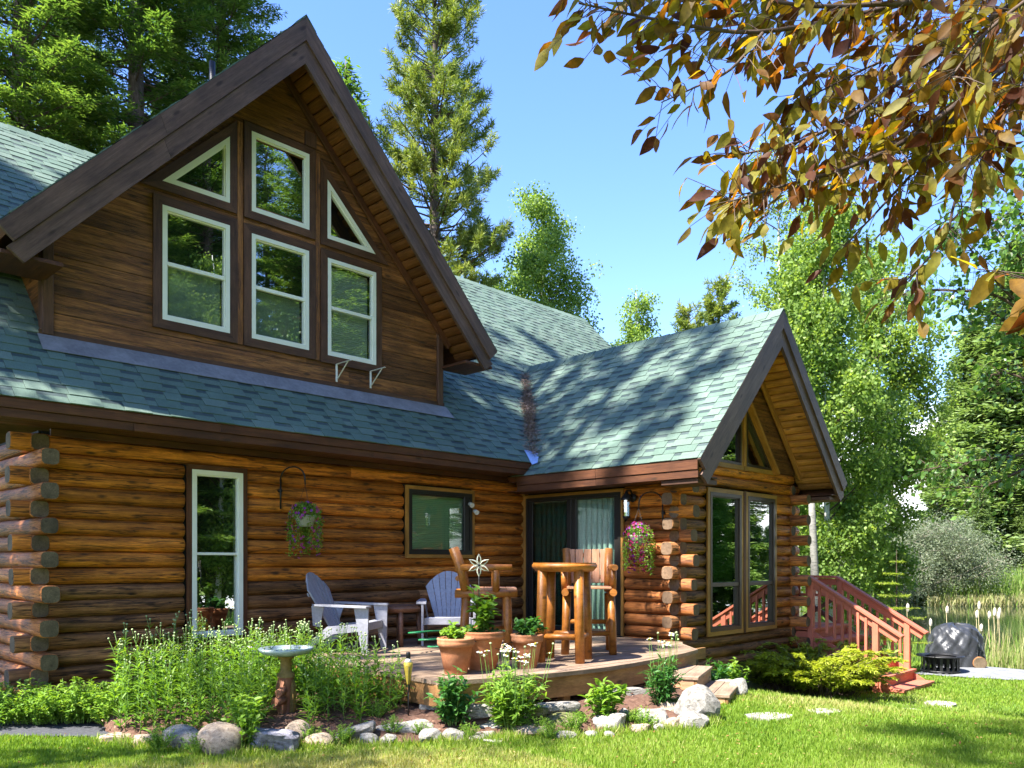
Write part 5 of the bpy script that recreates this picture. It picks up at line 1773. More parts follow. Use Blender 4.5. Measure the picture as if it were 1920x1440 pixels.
def bp(lst, d0, d1): return [at(x, y, d0 + (d1 - d0) * i / (len(lst) - 1)) for i, (x, y) in enumerate(lst)]
TB = Vector((4.9, -.7, 0))
B = [
    (bp([(2080, -200), (1820, -40), (1640, 20), (1420, 60), (1250, 40), (1085, 6)], 3.5, 3.2), .016, 1.0),
    (bp([(1700, 5), (1500, 10), (1330, -30), (1200, -10)], 3.3, 3.4), .010, 1.0),
    (bp([(1430, 62), (1370, 130), (1300, 165), (1240, 192)], 3.25, 3.2), .006, .8),
    (bp([(2080, -100), (1880, 20), (1720, 130), (1600, 215), (1500, 265), (1385, 290)], 3.6, 3.2), .014, 1.1),
    (bp([(2080, 0), (1880, 130), (1720, 250), (1600, 310), (1480, 345), (1368, 378)], 3.5, 3.1), .014, 1.15),
    (bp([(2080, 60), (1900, 180), (1830, 280), (1790, 380), (1770, 450), (1700, 525)], 3.4, 3.2), .011, .5),
    (bp([(1830, 160), (1740, 290), (1660, 380), (1580, 465)], 3.6, 3.3), .009, .45),
    (bp([(2080, -60), (1900, 60), (1760, 180), (1640, 250), (1560, 330)], 3.9, 3.6), .011, 1.0),
    (bp([(2080, -240), (1900, -60), (1760, 60), (1620, 130), (1500, 190)], 4.1, 3.7), .011, 1.1),
    (bp([(2080, 40), (1960, 110), (1900, 190), (1860, 260), (1830, 300)], 3.3, 3.1), .011, .8),
    (bp([(2080, -160), (1960, -30), (1850, 60), (1780, 150)], 3.0, 2.9), .010, 1.1),
    (bp([(2080, -30), (1960, 60), (1840, 160), (1760, 240), (1690, 320)], 3.8, 3.5), .010, 1.0),
    (bp([(1760, -120), (1600, -40), (1450, -20), (1350, 0)], 3.6, 3.6), .009, 1.1),
    (bp([(2080, 520), (1990, 545), (1930, 560)], 2.1, 2.0), .004, .9),
]
copper, ncop = bough_tree('copper_leaf_tree', 'copper leaved tree overhanging the lawn from the upper right', 'tree', TB, B,
    [TB + Vector((0, 0, -.2)), TB + Vector((0, .05, 1.6)), TB + Vector((-.05, .1, 3.2)), at(2080, -100, 3.5)], [.11, .09, .06, .02], cs, COP, TWIG, 64, .48, 77, lscale=(.72, 1.15))
RL = leafmat('near_aspen_leaves', (.05, .125, .03), (.095, .19, .04), .45, .35, (1.8, 1.7, .6), (.15, .26, .06), .5)
al = [leafshape('leaf', .062, .052, c, RL, i + 9, .001) for i, c in enumerate((.1, .3))]
AB = gat(2010, 8.6)
B2 = [
    (bp([(2010, 420), (1900, 400), (1840, 430), (1790, 425), (1765, 440)], 8.4, 8.0), .02, 1.0),
    (bp([(2010, 640), (1900, 560), (1830, 480), (1800, 440)], 8.4, 8.1), .02, 1.0),
    (bp([(2010, 660), (1880, 560), (1790, 545), (1720, 545), (1690, 552)], 8.4, 8.0), .02, 1.1),
    (bp([(2010, 300), (1930, 260), (1850, 200), (1800, 150)], 8.6, 8.4), .02, 1.0),
    (bp([(2010, 350), (1940, 330), (1880, 330), (1830, 350)], 8.6, 8.2), .02, 1.1),
    (bp([(2010, 560), (1950, 520), (1900, 470), (1870, 430)], 8.2, 7.9), .02, 1.1),
    (bp([(2010, 700), (1930, 640), (1870, 590), (1800, 570)], 8.6, 8.4), .02, 1.0),
    (bp([(2010, 820), (1930, 850), (1860, 860), (1790, 870), (1740, 880)], 8.8, 9.4), .02, 1.0),
    (bp([(2010, 840), (1920, 880), (1850, 910), (1790, 915)], 8.8, 9.4), .02, 1.0),
    (bp([(2010, 760), (1940, 720), (1890, 700), (1850, 705)], 8.8, 9.0), .02, 1.0),
    (bp([(2010, 200), (1950, 150), (1900, 100), (1850, 90)], 8.8, 8.6), .02, 1.0),
    (bp([(2010, 480), (1960, 460), (1925, 430), (1905, 380)], 8.0, 7.8), .02, 1.1),
]
bough_tree('aspen_tree', 'aspen whose green leafy boughs enter from the right edge', 'tree', AB, B2,
    [AB + Vector((0, 0, -.2)), at(2000, 640, 8.6), at(1960, 200, 8.6), at(1905, -150, 8.8)], [.16, .12, .08, .05], al, RL, TWIG, 75, .55, 78, 300, .28, (.8, 1.3))

# ------------------------------------------------------------------ garden plants
def curvedleaves(P, D, N, L, W, bend, fold=.2):
    """leaf of three rows bending over: 8 vertices, 6 quads"""
    D = nrm(D); S = nrm(np.cross(D, N)); U = np.cross(S, D)
    n = len(P); L = np.broadcast_to(np.asarray(L, float), (n,))[:, None]; W = np.broadcast_to(np.asarray(W, float), (n,))[:, None]
    rows = []
    bend = np.broadcast_to(np.asarray(bend, float), (n,))[:, None]
    for s, w_ in ((0, .25), (.4, 1.0), (.75, .7), (1, .02)):
        c = P + D * L * s * (1 - .18 * bend * s) - U * L * bend * s * s * .6
        rows += [c - S * W * .5 * w_ + U * W * fold * w_, c, c + S * W * .5 * w_ + U * W * fold * w_]
    V = np.stack(rows, 1).reshape(-1, 3)
    F = []
    for r in range(3):
        a = r * 3
        F += [(a, a + 3, a + 4, a + 1), (a + 1, a + 4, a + 5, a + 2)]
    F = (np.arange(n)[:, None, None] * 12 + np.array(F)[None]).reshape(-1, 4)
    return V, F, np.full(n, 12)
def leavesmesh(name, P, D, N, L, W, bend, mat, rs, tint=None):
    V, F, _ = curvedleaves(P, D, N, L, W, bend)
    t = rs.uniform(0, 1, len(P)) if tint is None else tint
    return npmesh(name, V, F, mat, np.repeat(t, 12), smooth=True)
BUDM = plain('bud_green_white', (.33, .39, .18), .7)
PETW = plain('white_petals', (.82, .82, .78), .6)
DISC = plain('yellow_disc', (.62, .42, .03), .7)
def daisyhead(seed):
    rg = random.Random(seed)
    A = Acc()
    for k in range(13):
        a = 2 * math.pi * k / 13 + rg.uniform(-.1, .1)
        d = Vector((math.cos(a), math.sin(a), 0)); s = Vector((-math.sin(a), math.cos(a), 0))
        z = rg.uniform(-.006, .003)
        L = rg.uniform(.026, .031)
        A.add([d * .007, d * .018 + s * .0045 + Vector((0, 0, .003)), d * L + Vector((0, 0, z)), d * .018 - s * .0045 + Vector((0, 0, .003))], [(0, 1, 2, 3)], 0)
    A.lathe([(.010, .0), (.009, .004), (.005, .007), (0, .008)], 10, m=1)
    A.lathe([(.002, -.012), (.009, -.004), (.010, 0)], 8, m=2)
    return pymesh('flower', A.V, A.F, [PETW, DISC, STEMG], A.m)
FLW = [daisyhead(i) for i in range(3)]
BUD = pymesh('bud', *(lambda A: (A.V, A.F))(Acc().lathe([(0, -.005), (.0075, .0), (.0105, .007), (.0075, .013), (0, .016)], 8)), BUDM, smooth=True)
def stalk(seed, H, nl, LL, LW, mat, heads=1):
    rs = np.random.RandomState(seed); rg = random.Random(seed)
    lean = rs.uniform(-.10, .10, 2)
    pt = lambda t: np.array([lean[0] * t * t * H, lean[1] * t * t * H, t * H])
    V, Fs = tubepts([pt(t) for t in np.linspace(0, 1, 7)], [.0045 * (1 - .55 * t) for t in np.linspace(0, 1, 7)], 5)
    tops = [(pt(1), rs.uniform(-.2, .2))]
    for b in range(rg.randint(0, 3)):
        t0 = rg.uniform(.72, .93); a = rg.uniform(0, 6.28); l = rg.uniform(.05, .13) * H
        p0 = pt(t0); p1 = p0 + np.array([math.cos(a) * l * .45, math.sin(a) * l * .45, l])
        v, f = tubepts([p0, (p0 + p1) / 2 + np.array([math.cos(a), math.sin(a), 0]) * l * .1, p1], [.0024, .002, .0018], 4)
        k = len(V); V += v; Fs += [tuple(i + k for i in q) for q in f]
        tops.append((p1, 0))
    t = np.sort(rs.uniform(.03, .86, nl) ** .9)
    az = np.arange(nl) * 2.4 + rs.uniform(-.4, .4, nl)
    P = np.stack([pt(x) for x in t])
    el = rs.uniform(.45, 1.1, nl)
    D = np.stack([np.cos(az) * np.cos(el), np.sin(az) * np.cos(el), np.sin(el)], 1)
    N = np.array([0, 0, 1.]) + rs.normal(0, .2, (nl, 3))
    sz = LL * (1.15 - .75 * t) * rs.uniform(.75, 1.2, nl)
    fol = leavesmesh('foliage', P, D, N, sz, sz * LW, rs.uniform(.3, 1.0, nl), mat, rs, np.clip(.15 + .55 * t + rs.normal(0, .15, nl), 0, 1))
    return pymesh('stem', V, Fs, STEMG, smooth=True), fol, tops
def plantthing(name, label, cat, loc, parts, heads, group=None, rz=0, sc=1, tilt=(0, 0)):
    t = thing(name, label, cat, (0, 0, 0), group)
    for nm, me in parts:
        o = obj(nm, me, t)
        if nm == 'foliage': o['kind'] = 'stuff'
    for me, p, tl in heads:
        obj(me.name.split('.')[0], me, t, Matrix.Translation(p) @ Matrix.Rotation(tl, 4, 'X'))
    t.matrix_basis = Matrix.Translation(loc) @ Matrix.Rotation(rz, 4, 'Z') @ Matrix.Rotation(tilt[0], 4, 'X') @ Matrix.Rotation(tilt[1], 4, 'Y') @ Matrix.Scale(sc, 4)
    return t
# tall daisy stalks in the bed under the long window
ST = [stalk(100 + i, .70 + .03 * (i % 4), 28, .16, .19, HERBL) for i in range(10)]
rg = random.Random(9)
STG = 'tall daisy stalks in the bed under the long window'
BEDR = [(2.68, 7.5), (2.74, 6.80), (2.98, 6.42), (3.35, 6.08), (3.75, 5.95), (4.2, 5.75), (4.58, 5.62), (4.66, 6.0), (4.70, 8.2), (3.9, 8.35), (3.05, 8.35)]
placed = []
tries = 0
while len(placed) < 245 and tries < 9000:
    tries += 1
    x, y = rg.uniform(2.6, 4.7), rg.uniform(5.8, 8.4)
    if not bool(inpoly(BEDR, np.array([x]), np.array([y]))[0]): continue
    if math.hypot(x - BX, y - BY) < .15: continue
    # the bath pedestal stands clear towards the lawn
    dx, dy = x - BX, y - BY
    if -(dx * .505 + dy * .863) > -.05 and abs(dx * .863 - dy * .505) < .16: continue
    if any((x - a) ** 2 + (y - b) ** 2 < .075 ** 2 for a, b in placed): continue
    placed.append((x, y))
for i, (x, y) in enumerate(placed):
    stem, fol, tops = ST[i % 10]
    front = (x - 2.7) * .505 + (y - 7.5) * .863
    sc = rg.uniform(.72, 1.05) * (1.0 if front > -.2 else .85)
    if i in (30, 80): hd = [(FLW[0], Vector(tops[0][0]), .3)]
    else: hd = [(BUD, Vector(p), 0) for p, _ in tops]
    plantthing('daisy_stalk', 'tall leafy daisy stalk with small pale buds beside the bird bath', 'plant', (x, y, bedf(x, y) - .01), [('stem', stem), ('foliage', fol)], hd, STG, rg.uniform(0, 6.28), sc, (rg.gauss(0, .05), rg.gauss(0, .05)))

def bushmesh(seed, n, rx, H, LL, LW, mat, nst=16, tintb=.5, bend=(.2, .9), flat=.5, spread=.35):
    """many stems from one crown with leaves all along; returns stems, foliage, tips"""
    rs = np.random.RandomState(seed)
    A = Acc(); P, D = [], []; tips = []
    per = n // nst
    for i in range(nst):
        a = rs.uniform(0, 6.283); r = rx * math.sqrt(rs.uniform(0, 1))
        h = H * rs.uniform(.6, 1.05) * (1 - .35 * (r / rx) ** 2)
        b = np.array([math.cos(a) * r * .35, math.sin(a) * r * .35, 0]); e = np.array([math.cos(a) * r, math.sin(a) * r, h])
        m = (b + e) / 2 + np.array([math.cos(a), math.sin(a), 0]) * -.1 * r
        A.tube([b, m, e], [.004, .003, .0015], 4)
        tips.append(e)
        s = rs.uniform(.12, 1, per)[:, None]
        p = (1 - s) ** 2 * b + 2 * s * (1 - s) * m + s * s * e
        az = rs.uniform(0, 6.283, per); el = rs.uniform(-.1, 1.0, per)
        P.append(p); D.append(np.stack([np.cos(az) * np.cos(el), np.sin(az) * np.cos(el), np.sin(el) * flat * 2], 1))
    P = np.concatenate(P); D = np.concatenate(D); n = len(P)
    N = np.array([0, 0, 1.]) + rs.normal(0, .3, (n, 3))
    L = LL * rs.uniform(.6, 1.25, n)
    fol = leavesmesh('foliage', P, D, N, L, L * LW, rs.uniform(*bend, n), mat, rs, np.clip(tintb + .35 * (P[:, 2] / H - .5) + rs.normal(0, .17, n), 0, 1))
    return pymesh('stems', A.V, A.F, STEMG), fol, tips
# front clumps along the stone edge
def clump(label, loc, seed, n, rx, H, LL, LW, mat, flowers=0, nst=22, buds=0, fh=1.15, sc=1.0):
    st_, fol, tips = bushmesh(seed, n, rx, H, LL, LW, mat, nst)
    rg = random.Random(seed)
    A = Acc(); A.V = [v.co.copy() for v in st_.vertices]; A.F = [tuple(p.vertices) for p in st_.polygons]; A.m = [0] * len(A.F)
    heads = []
    for i in range(flowers + buds):
        e = Vector(rg.choice(tips)); e.x += rg.uniform(-.05, .05); e.y += rg.uniform(-.05, .05)
        top = Vector((e.x * 1.12, e.y * 1.12, H * fh * rg.uniform(.88, 1.10)))
        A.tube([Vector((e.x * .5, e.y * .5, H * .35)), e * .9, top], [.0025, .002, .0016], 4)
        heads.append((FLW[i % 3] if i < flowers else BUD, top, rg.uniform(-.5, .5)))
    st_ = pymesh('stems', A.V, A.F, STEMG)
    plantthing('daisy_clump', label, 'plant', loc, [('stems', st_), ('foliage', fol)], heads, sc=sc)
def gnd(px, py, z=.12):
    p = onz(px, py, z); return Vector((p.x, p.y, bedf(p.x, p.y) - .01))
clump('dark leafy green clump without flowers below the left terracotta pot', gnd(850, 1352), 201, 560, .17, .40, .075, .36, HERBD, sc=1.25)
clump('bushy bright green clump topped with white daisies below the middle pots', gnd(960, 1350), 202, 1300, .27, .50, .085, .24, HERBL, 26, 44, 8, 1.2, 1.12)
clump('small pale green leafy clump standing alone before the curved deck edge', gnd(1132, 1338), 203, 340, .14, .34, .075, .42, HERBL, 0, 16, sc=1.3)
clump('upright green clump with a few white daisies by the box steps', gnd(1240, 1322), 204, 760, .18, .46, .08, .22, HERBD, 9, 30, 8, 1.2, 1.15)
clump('short yellow green leafy bush left of the bird bath pedestal', gnd(455, 1385), 205, 620, .20, .50, .06, .5, GOLDL if False else HERBL, 0, 24)
clump('leafy green weeds growing against the wing foundation', Vector((9.5, 5.55, gzf(9.5, 5.55))), 206, 300, .28, .42, .09, .42, HERBD, 0, 16)
clump('grey green leafy plant at the wing wall behind the golden juniper', Vector((10.1, 5.6, gzf(10.1, 5.6))), 207, 260, .25, .5, .08, .4, HERBL, 0, 14)
# low herbs at the left corner
hb = [bushmesh(220 + i, 1000, .30, .36, .042, .40, HERBL, 36, .55) for i in range(3)]
HG = 'low herbs at the left cabin corner'
rg = random.Random(44)
for i in range(17):
    u, v = rg.random(), rg.random()
    x = 2.15 + .75 * u + rg.uniform(-.1, .1); y = 8.55 - .75 * u + v * .55
    if i >= 13: x, y = 1.7 - .35 * (i - 13), 9.9 + .5 * (i - 13)
    st_, fol, _ = hb[i % 3]
    plantthing('herb_plant', 'low bright green herb plant crowding the left log corner', 'plant', (x, y, .02), [('stems', st_), ('foliage', fol)], [], HG, rg.uniform(0, 6.3), rg.uniform(.85, 1.25))

WG = 'small weeds growing through the bark mulch'
for i, (px, py, s) in enumerate(((705, 1350, .5), (735, 1362, .42), (790, 1362, .35), (1010, 1352, .4), (1075, 1350, .45), (1090, 1342, .35), (1185, 1338, .42), (1205, 1342, .5), (640, 1375, .5), (580, 1372, .45), (1030, 1362, .38), (1275, 1322, .4), (880, 1362, .35), (300, 1388, .5), (370, 1390, .48))):
    p = gnd(px, py)
    st_, fol, _ = hb[i % 3]
    plantthing('weed_plant', 'small green weed sprouting in the mulch behind the edging stones', 'plant', p, [('stems', st_), ('foliage', fol)], [], WG, i * 1.3, s)

# golden juniper / fern sprays below the wing windows
def frondbush(seed, nf, R_, H, mat):
    rs = np.random.RandomState(seed)
    P, D, N, L, T = [], [], [], [], []
    A = Acc()
    for i in range(nf):
        az = rs.uniform(0, 6.283); ln = R_ * rs.uniform(.55, 1.1); h = H * rs.uniform(.5, 1.1)
        e = np.array([math.cos(az), math.sin(az), 0]); t_ = np.array([-math.sin(az), math.cos(az), 0])
        b = e * rs.uniform(0, .3) * R_
        f = lambda s: b + e * ln * s + np.array([0, 0, h * (1.9 * s - 1.15 * s * s) * .9]) + t_ * .08 * ln * math.sin(s * 3 + i)
        A.tube([f(0), f(.4), f(.7), f(1)], [.005, .004, .003, .001], 4)
        m = 44
        s = rs.uniform(.2, 1, m); sd = rs.choice([-1, 1], m)
        p = np.stack([f(x) for x in s]); tl = .20 * (1.1 - s) * ln
        for q in range(4):
            qq = rs.uniform(0, 1, m)
            P.append(p + (t_ * sd[:, None] * .8 + e * .6) * (qq * tl)[:, None] - np.array([0, 0, .15]) * (qq * tl)[:, None])
            D.append(t_ * sd[:, None] * .55 + e * .9 + rs.normal(0, .3, (m, 3)))
            N.append(np.array([0, 0, 1.]) + rs.normal(0, .3, (m, 3)))
            L.append(np.full(m, .055)); T.append(np.clip(.25 + .5 * s + rs.normal(0, .15, m), 0, 1))
    P, D, N, L, T = map(np.concatenate, (P, D, N, L, T))
    return pymesh('stems', A.V, A.F, TWIG), cloudmesh('foliage', P, D, N, L * rs.uniform(.6, 1.3, len(L)), .018, mat, rs, T)
fb = [frondbush(240 + i, 70, .66, .70, GOLDL) for i in range(2)]
FG = 'golden feathery shrubs beside the red stairs'
for px, py, s, lb in ((1412, 1284, 1.0, 'golden feathery juniper nearest the box steps'), (1460, 1276, 1.25, 'golden feathery juniper under the right wing window'), (1478, 1296, 1.0, 'golden feathery juniper lowest on the lawn, left of the red stairs'),
    (1530, 1302, 1.2, 'golden feathery juniper in the middle of the patch by the lawn'), (1535, 1262, 1.2, 'golden feathery juniper against the log corner beside the red stairs'), (1578, 1300, .95, 'golden feathery juniper spilling over the foot of the red stairs')):
    p = onz(px, py, -.42); p.z = gzf(p.x, p.y)
    st_, fol = fb[int(px) % 2]
    plantthing('golden_juniper', lb, 'shrub', p, [('stems', st_), ('foliage', fol)], [], FG, px, s * 1.18)

# fir sapling beside the stairs
def sapling(seed, H):
    rs = np.random.RandomState(seed)
    A = Acc(); A.tube([(0, 0, -.1), (0, 0, H * .5), (0, 0, H)], [.022, .014, .004], 6)
    P, D, N, T = [], [], [], []
    for li, (z, Rr) in enumerate(((.35, .62), (.55, .6), (.75, .55), (.98, .50), (1.18, .44), (1.40, .40), (1.62, .34), (1.80, .22), (2.02, .13))):
        for k in range(7):
            a = rs.uniform(0, 6.283); ln = Rr * rs.uniform(.75, 1.1)
            e = np.array([math.cos(a), math.sin(a), .05]); t_ = np.array([-math.sin(a), math.cos(a), 0])
            A.tube([(0, 0, z), e * ln + np.array([0, 0, z])], [.007, .002], 4)
            m = int(150 * ln) + 20
            s = rs.uniform(.15, 1, m); sd = rs.choice([-1, 1], m); q = rs.uniform(0, 1, m)
            P.append(e * (ln * s)[:, None] + t_ * (sd * q * .28 * ln * (1.1 - s))[:, None] + np.array([0, 0, z]) + rs.normal(0, .006, (m, 3)))
            D.append(e * .7 + t_ * sd[:, None] * .7 + rs.normal(0, .3, (m, 3))); N.append(np.array([0, 0, 1.]) + rs.normal(0, .3, (m, 3)))
            T.append(np.clip(.2 + .6 * s + rs.normal(0, .12, m), 0, 1))
    P, D, N, T = map(np.concatenate, (P, D, N, T))
    n = len(P)
    return pymesh('trunk', A.V, A.F, TWIG), cloudmesh('foliage', P, D, N, .05 * rs.uniform(.7, 1.3, n), .012, leafmat('sapling_needles', (.08, .15, .02), (.20, .28, .03), .35, .5, (1.5, 1.5, .7), (.30, .36, .04), .3), rs, T)
sp = gat(1681, 14.9)
tk, fo = sapling(260, 2.25)
plantthing('fir_sapling', 'young fir sapling with flat yellow green tiers behind the stair rail', 'tree', sp, [('trunk', tk), ('foliage', fo)], [])

# ------------------------------------------------------------------ pots and their plants
def pot(label, c, r, H, rim=.045):
    t = thing('terracotta_pot', label, 'flower pot', c, 'terracotta pots on the deck')
    Mx = Matrix.Translation(c)
    lathe('pot_body', [(r * .60, 0), (r * .62, .01), (r * .66, H * .16), (r * .69, H * .17), (r * .82, H * .55), (r * .93, H * .80), (r * .95, H - rim * 1.6)], TERRA, t, 32, Mx)
    lathe('pot_rim', [(r * .95, H - rim * 1.65), (r * 1.0, H - rim * 1.4), (r * 1.02, H - rim * .8), (r * .99, H - rim * .6), (r * 1.03, H - rim * .3), (r * 1.02, H), (r * .93, H + .004), (r * .90, H - .04)], TERRA, t, 32, Mx)
    lathe('soil', [(0, H - .025), (r * .92, H - .03)], SOIL, t, 20, Mx)
    return t
PT = [(Vector((5.13, 5.72, DZK)), .175, .335), (Vector((5.53, 5.78, DZK)), .215, .37), (Vector((5.92, 5.55, DZK)), .16, .33)]
pot('left and plainest terracotta pot on the deck front, low leafy plant inside', *PT[0])
pot('largest terracotta pot with a thick double rim in the middle of three', *PT[1])
pot('terracotta pot nearest the tall log table, parsley inside', *PT[2])
def potplant(label, pt, seed, n, rx, H, LL, LW, mat, nst, **k):
    c, r, h = pt
    st_, fol, tips = bushmesh(seed, n, rx, H, LL, LW, mat, nst, **k)
    plantthing('potted_plant', label, 'plant', c + Vector((0, 0, h - .03)), [('stems', st_), ('foliage', fol)], [])
potplant('low round leaved plant growing in the left terracotta pot', PT[0], 301, 260, .17, .17, .05, .85, HERBL, 18)
potplant('tall airy plant with lobed leaves in the middle pot', (PT[1][0] + Vector((.02, .0, 0)), PT[1][1], PT[1][2]), 302, 190, .17, .62, .10, .62, HERBL, 8)
potplant('straggling low greenery round the foot of the tall potted plant', PT[1], 304, 160, .22, .10, .05, .6, HERBD, 14)
potplant('dense dark green parsley in the pot nearest the table', PT[2], 303, 420, .19, .22, .05, .8, HERBD, 26)
pw = thing('garden_pinwheel', 'metal flower ornament with six petals on a thin stake in the middle pot', 'ornament', PT[1][0] + Vector((-.02, .05, .3)))
pc = PT[1][0] + Vector((0.0, .05, 0)); top = Vector((pc.x, pc.y, 1.475))
tube('stake', [Vector((pc.x, pc.y, .75)), top], .005, BLACKM, pw, 6)
PETG = plain('pale_petal_metal', (.60, .60, .45), .35)
fd = Vector((-.70, -.71, 0)); sd_ = Vector((.71, -.70, 0))
for k in range(6):
    a = R(90 + 60 * k)
    d = sd_ * math.cos(a) + Vector((0, 0, 1)) * math.sin(a); s = sd_ * -math.sin(a) + Vector((0, 0, 1)) * math.cos(a)
    A = Acc()
    o = top + fd * .02
    pr = [(.012, .004), (.045, .024), (.075, .020), (.115, .0)]
    outer = [o + d * x + s * y for x, y in pr] + [o + d * x - s * y for x, y in pr[::-1][1:]]
    inner = [o + d * (x * .86 + .008) + s * y * .55 + fd * .004 for x, y in pr] + [o + d * (x * .86 + .008) - s * y * .55 + fd * .004 for x, y in pr[::-1][1:]]
    n = len(outer)
    A.add(outer + inner, [(i, (i + 1) % n, n + (i + 1) % n, n + i) for i in range(n)])
    A.build('petal', PETG, pw, Matrix.Translation(o))
lathe('hub', [(0, .012), (.012, .008), (.016, 0), (.012, -.008), (0, -.012)], BLACKM, pw, 12, Matrix.Translation(top + fd * .02))
cd = tube('black_wire', [PT[0][0] + Vector((.17, -.02, .32)), PT[0][0] + Vector((.30, -.05, .24)), PT[1][0] + Vector((.05, -.212, .20)), PT[1][0] + Vector((.24, -.10, .24)), PT[2][0] + Vector((.0, -.16, .33))], .004, BLACKM, None, 5)
tag(cd, 'thin black wire looped across the front of the three pots', 'wire')

hp = []
for k in range(40):
    a = k * .42
    hp.append(Vector((6.42 + math.cos(a) * (.22 + .01 * k % 3), 7.28 + math.sin(a) * .2, DZK + .02 + .006 * k)))
gh = tube('garden_hose', hp, .010, plain('green_hose', (.02, .20, .07), .4), None, 6)
tag(gh, 'coiled green garden hose lying on the deck behind the left pot', 'hose')

# ------------------------------------------------------------------ hanging baskets
PETP = leafmat('basket_petals', (.30, .02, .12), (.28, .06, .40), .35, .5, (1.2, 1.1, 1.2), (.50, .10, .12), .3)
PETR = leafmat('red_basket_petals', (0.264, 0.008, 0.096), (0.336, 0.024, 0.080), .35, .5, (0.960, 0.880, 0.960), (0.240, 0.040, 0.336), .3)
def basket(label, hook, seed, r, drop, petals, nleaf, nfl):
    rs = np.random.RandomState(seed)
    c = Vector(hook) + Vector((0, 0, -.36))
    t = thing('hanging_basket', label, 'hanging basket', c, 'flower baskets hung on the log walls')
    T_ = Matrix.Translation(c)
    lathe('basket_pot', [(0, -.14), (.09, -.13), (.125, -.02), (.13, .0), (.12, .0), (0, -.02)], plain('basket_plastic', (.35, .36, .30), .6), t, 18, T_)
    for k in range(3):
        a = R(120 * k + 20)
        tube('hanger_wire', [c + Vector((.12 * math.cos(a), .12 * math.sin(a), 0)), Vector(hook)], .0022, BLACKM, t, 4)
    def pts(n, outer):
        top = rs.uniform(0, 1, n) < .40
        az = rs.uniform(0, 6.283, n)
        # mound on top
        el = rs.uniform(-.2, 1.5, n); rr = r * (rs.uniform(.55, 1, n) if not outer else rs.uniform(.88, 1.08, n))
        P1 = np.stack([np.cos(az) * np.cos(el) * rr, np.sin(az) * np.cos(el) * rr, np.sin(el) * rr * .85], 1)
        # trailing strands
        ns = 26; sa = rs.uniform(0, 6.283, ns); sl = drop * rs.uniform(.55, 1.05, ns)
        k = rs.randint(0, ns, n); s = rs.uniform(0, 1, n) ** .8
        ro = r * (.98 - .15 * s)
        P2 = np.stack([np.cos(sa[k]) * ro, np.sin(sa[k]) * ro, -.02 - sl[k] * s], 1) + rs.normal(0, .018, (n, 3))
        return np.where(top[:, None], P1, P2)
    P = pts(nleaf, False)
    D = P * np.array([1, 1, 0]) * 3 + rs.normal(0, .8, (nleaf, 3)) + np.array([0, 0, -.3])
    o = obj('foliage', cloudmesh('foliage', P, D, rnd3(rs, nleaf), .032, .014, HERBL, rs), t, T_); o['kind'] = 'stuff'
    # five-petalled blossoms
    Pb = pts(nfl, True); out = nrm(Pb * np.array([1, 1, .4]) + rs.normal(0, .02, Pb.shape))
    a0 = rs.uniform(0, 6.283, nfl); tb = rs.uniform(0, 1, nfl)
    PP, DD, NN, TT = [], [], [], []
    u = nrm(np.cross(out, np.array([0, 0, 1.]) + rs.normal(0, .1, out.shape))); v = np.cross(out, u)
    for q in range(5):
        a = (a0 + q * 1.2566)[:, None]
        PP.append(Pb); DD.append(u * np.cos(a) + v * np.sin(a) + out * .25); NN.append(out); TT.append(tb)
    PP, DD, NN, TT = map(np.concatenate, (PP, DD, NN, TT))
    o = obj('blossoms', cloudmesh('blossoms', PP, DD, NN, .021, .017, petals, rs, TT, .05), t, T_); o['kind'] = 'stuff'
basket('trailing flower basket hung right of the long window, purple and green', hk1, 41, .19, .46, PETP, 3200, 170)
basket('flower basket thick with magenta and red blooms under the wall lantern', hk2, 42, .195, .48, PETR, 2200, 330)

# ------------------------------------------------------------------ stones
def stonemat(name, c1, c2, c3, moss=0):
    m, nt, b = newmat(name)
    v = vecnode(nt, 'Object', (1, 1, 1))
    n1 = noise(nt, v, 6, 8, .68); n2 = noise(nt, v, 34, 5, .7)
    r = ramp(nt, [(.28, c1), (.5, c2), (.72, c3)])
    nt.links.new(n1, r.inputs[0])
    c = mixc(nt, .5, r.outputs[0], mixc(nt, 1, r.outputs[0], mrange(nt, n2, .3, .7, .4, 1.6), 'MULTIPLY'))
    n3 = noise(nt, v, 3.1, 5, .7)
    c = mixc(nt, mrange(nt, n3, .52 - moss, .66 - moss, 0, .85), c, (.10, .115, .025) if moss else (.06, .055, .04))
    nt.links.new(c, b.inputs['Base Color'])
    b.inputs['Roughness'].default_value = .9; b.inputs['Specular IOR Level'].default_value = .25
    bump(nt, b, mixc(nt, .5, n1, n2), .7, .02)
    return m
SW = stonemat('white_stone', (0.156, 0.140, 0.117), (0.328, 0.304, 0.265), (0.484, 0.468, 0.429))
SG = stonemat('grey_stone', (.14, .13, .115), (.27, .25, .22), (.40, .38, .34))
STN = stonemat('tan_stone', (.20, .145, .105), (.38, .29, .21), (.52, .42, .32))
SP = stonemat('slate_stone', (.13, .125, .145), (.24, .23, .265), (.34, .33, .36))
SM = stonemat('mossy_stone', (.10, .09, .05), (.20, .17, .10), (.30, .26, .17), .14)
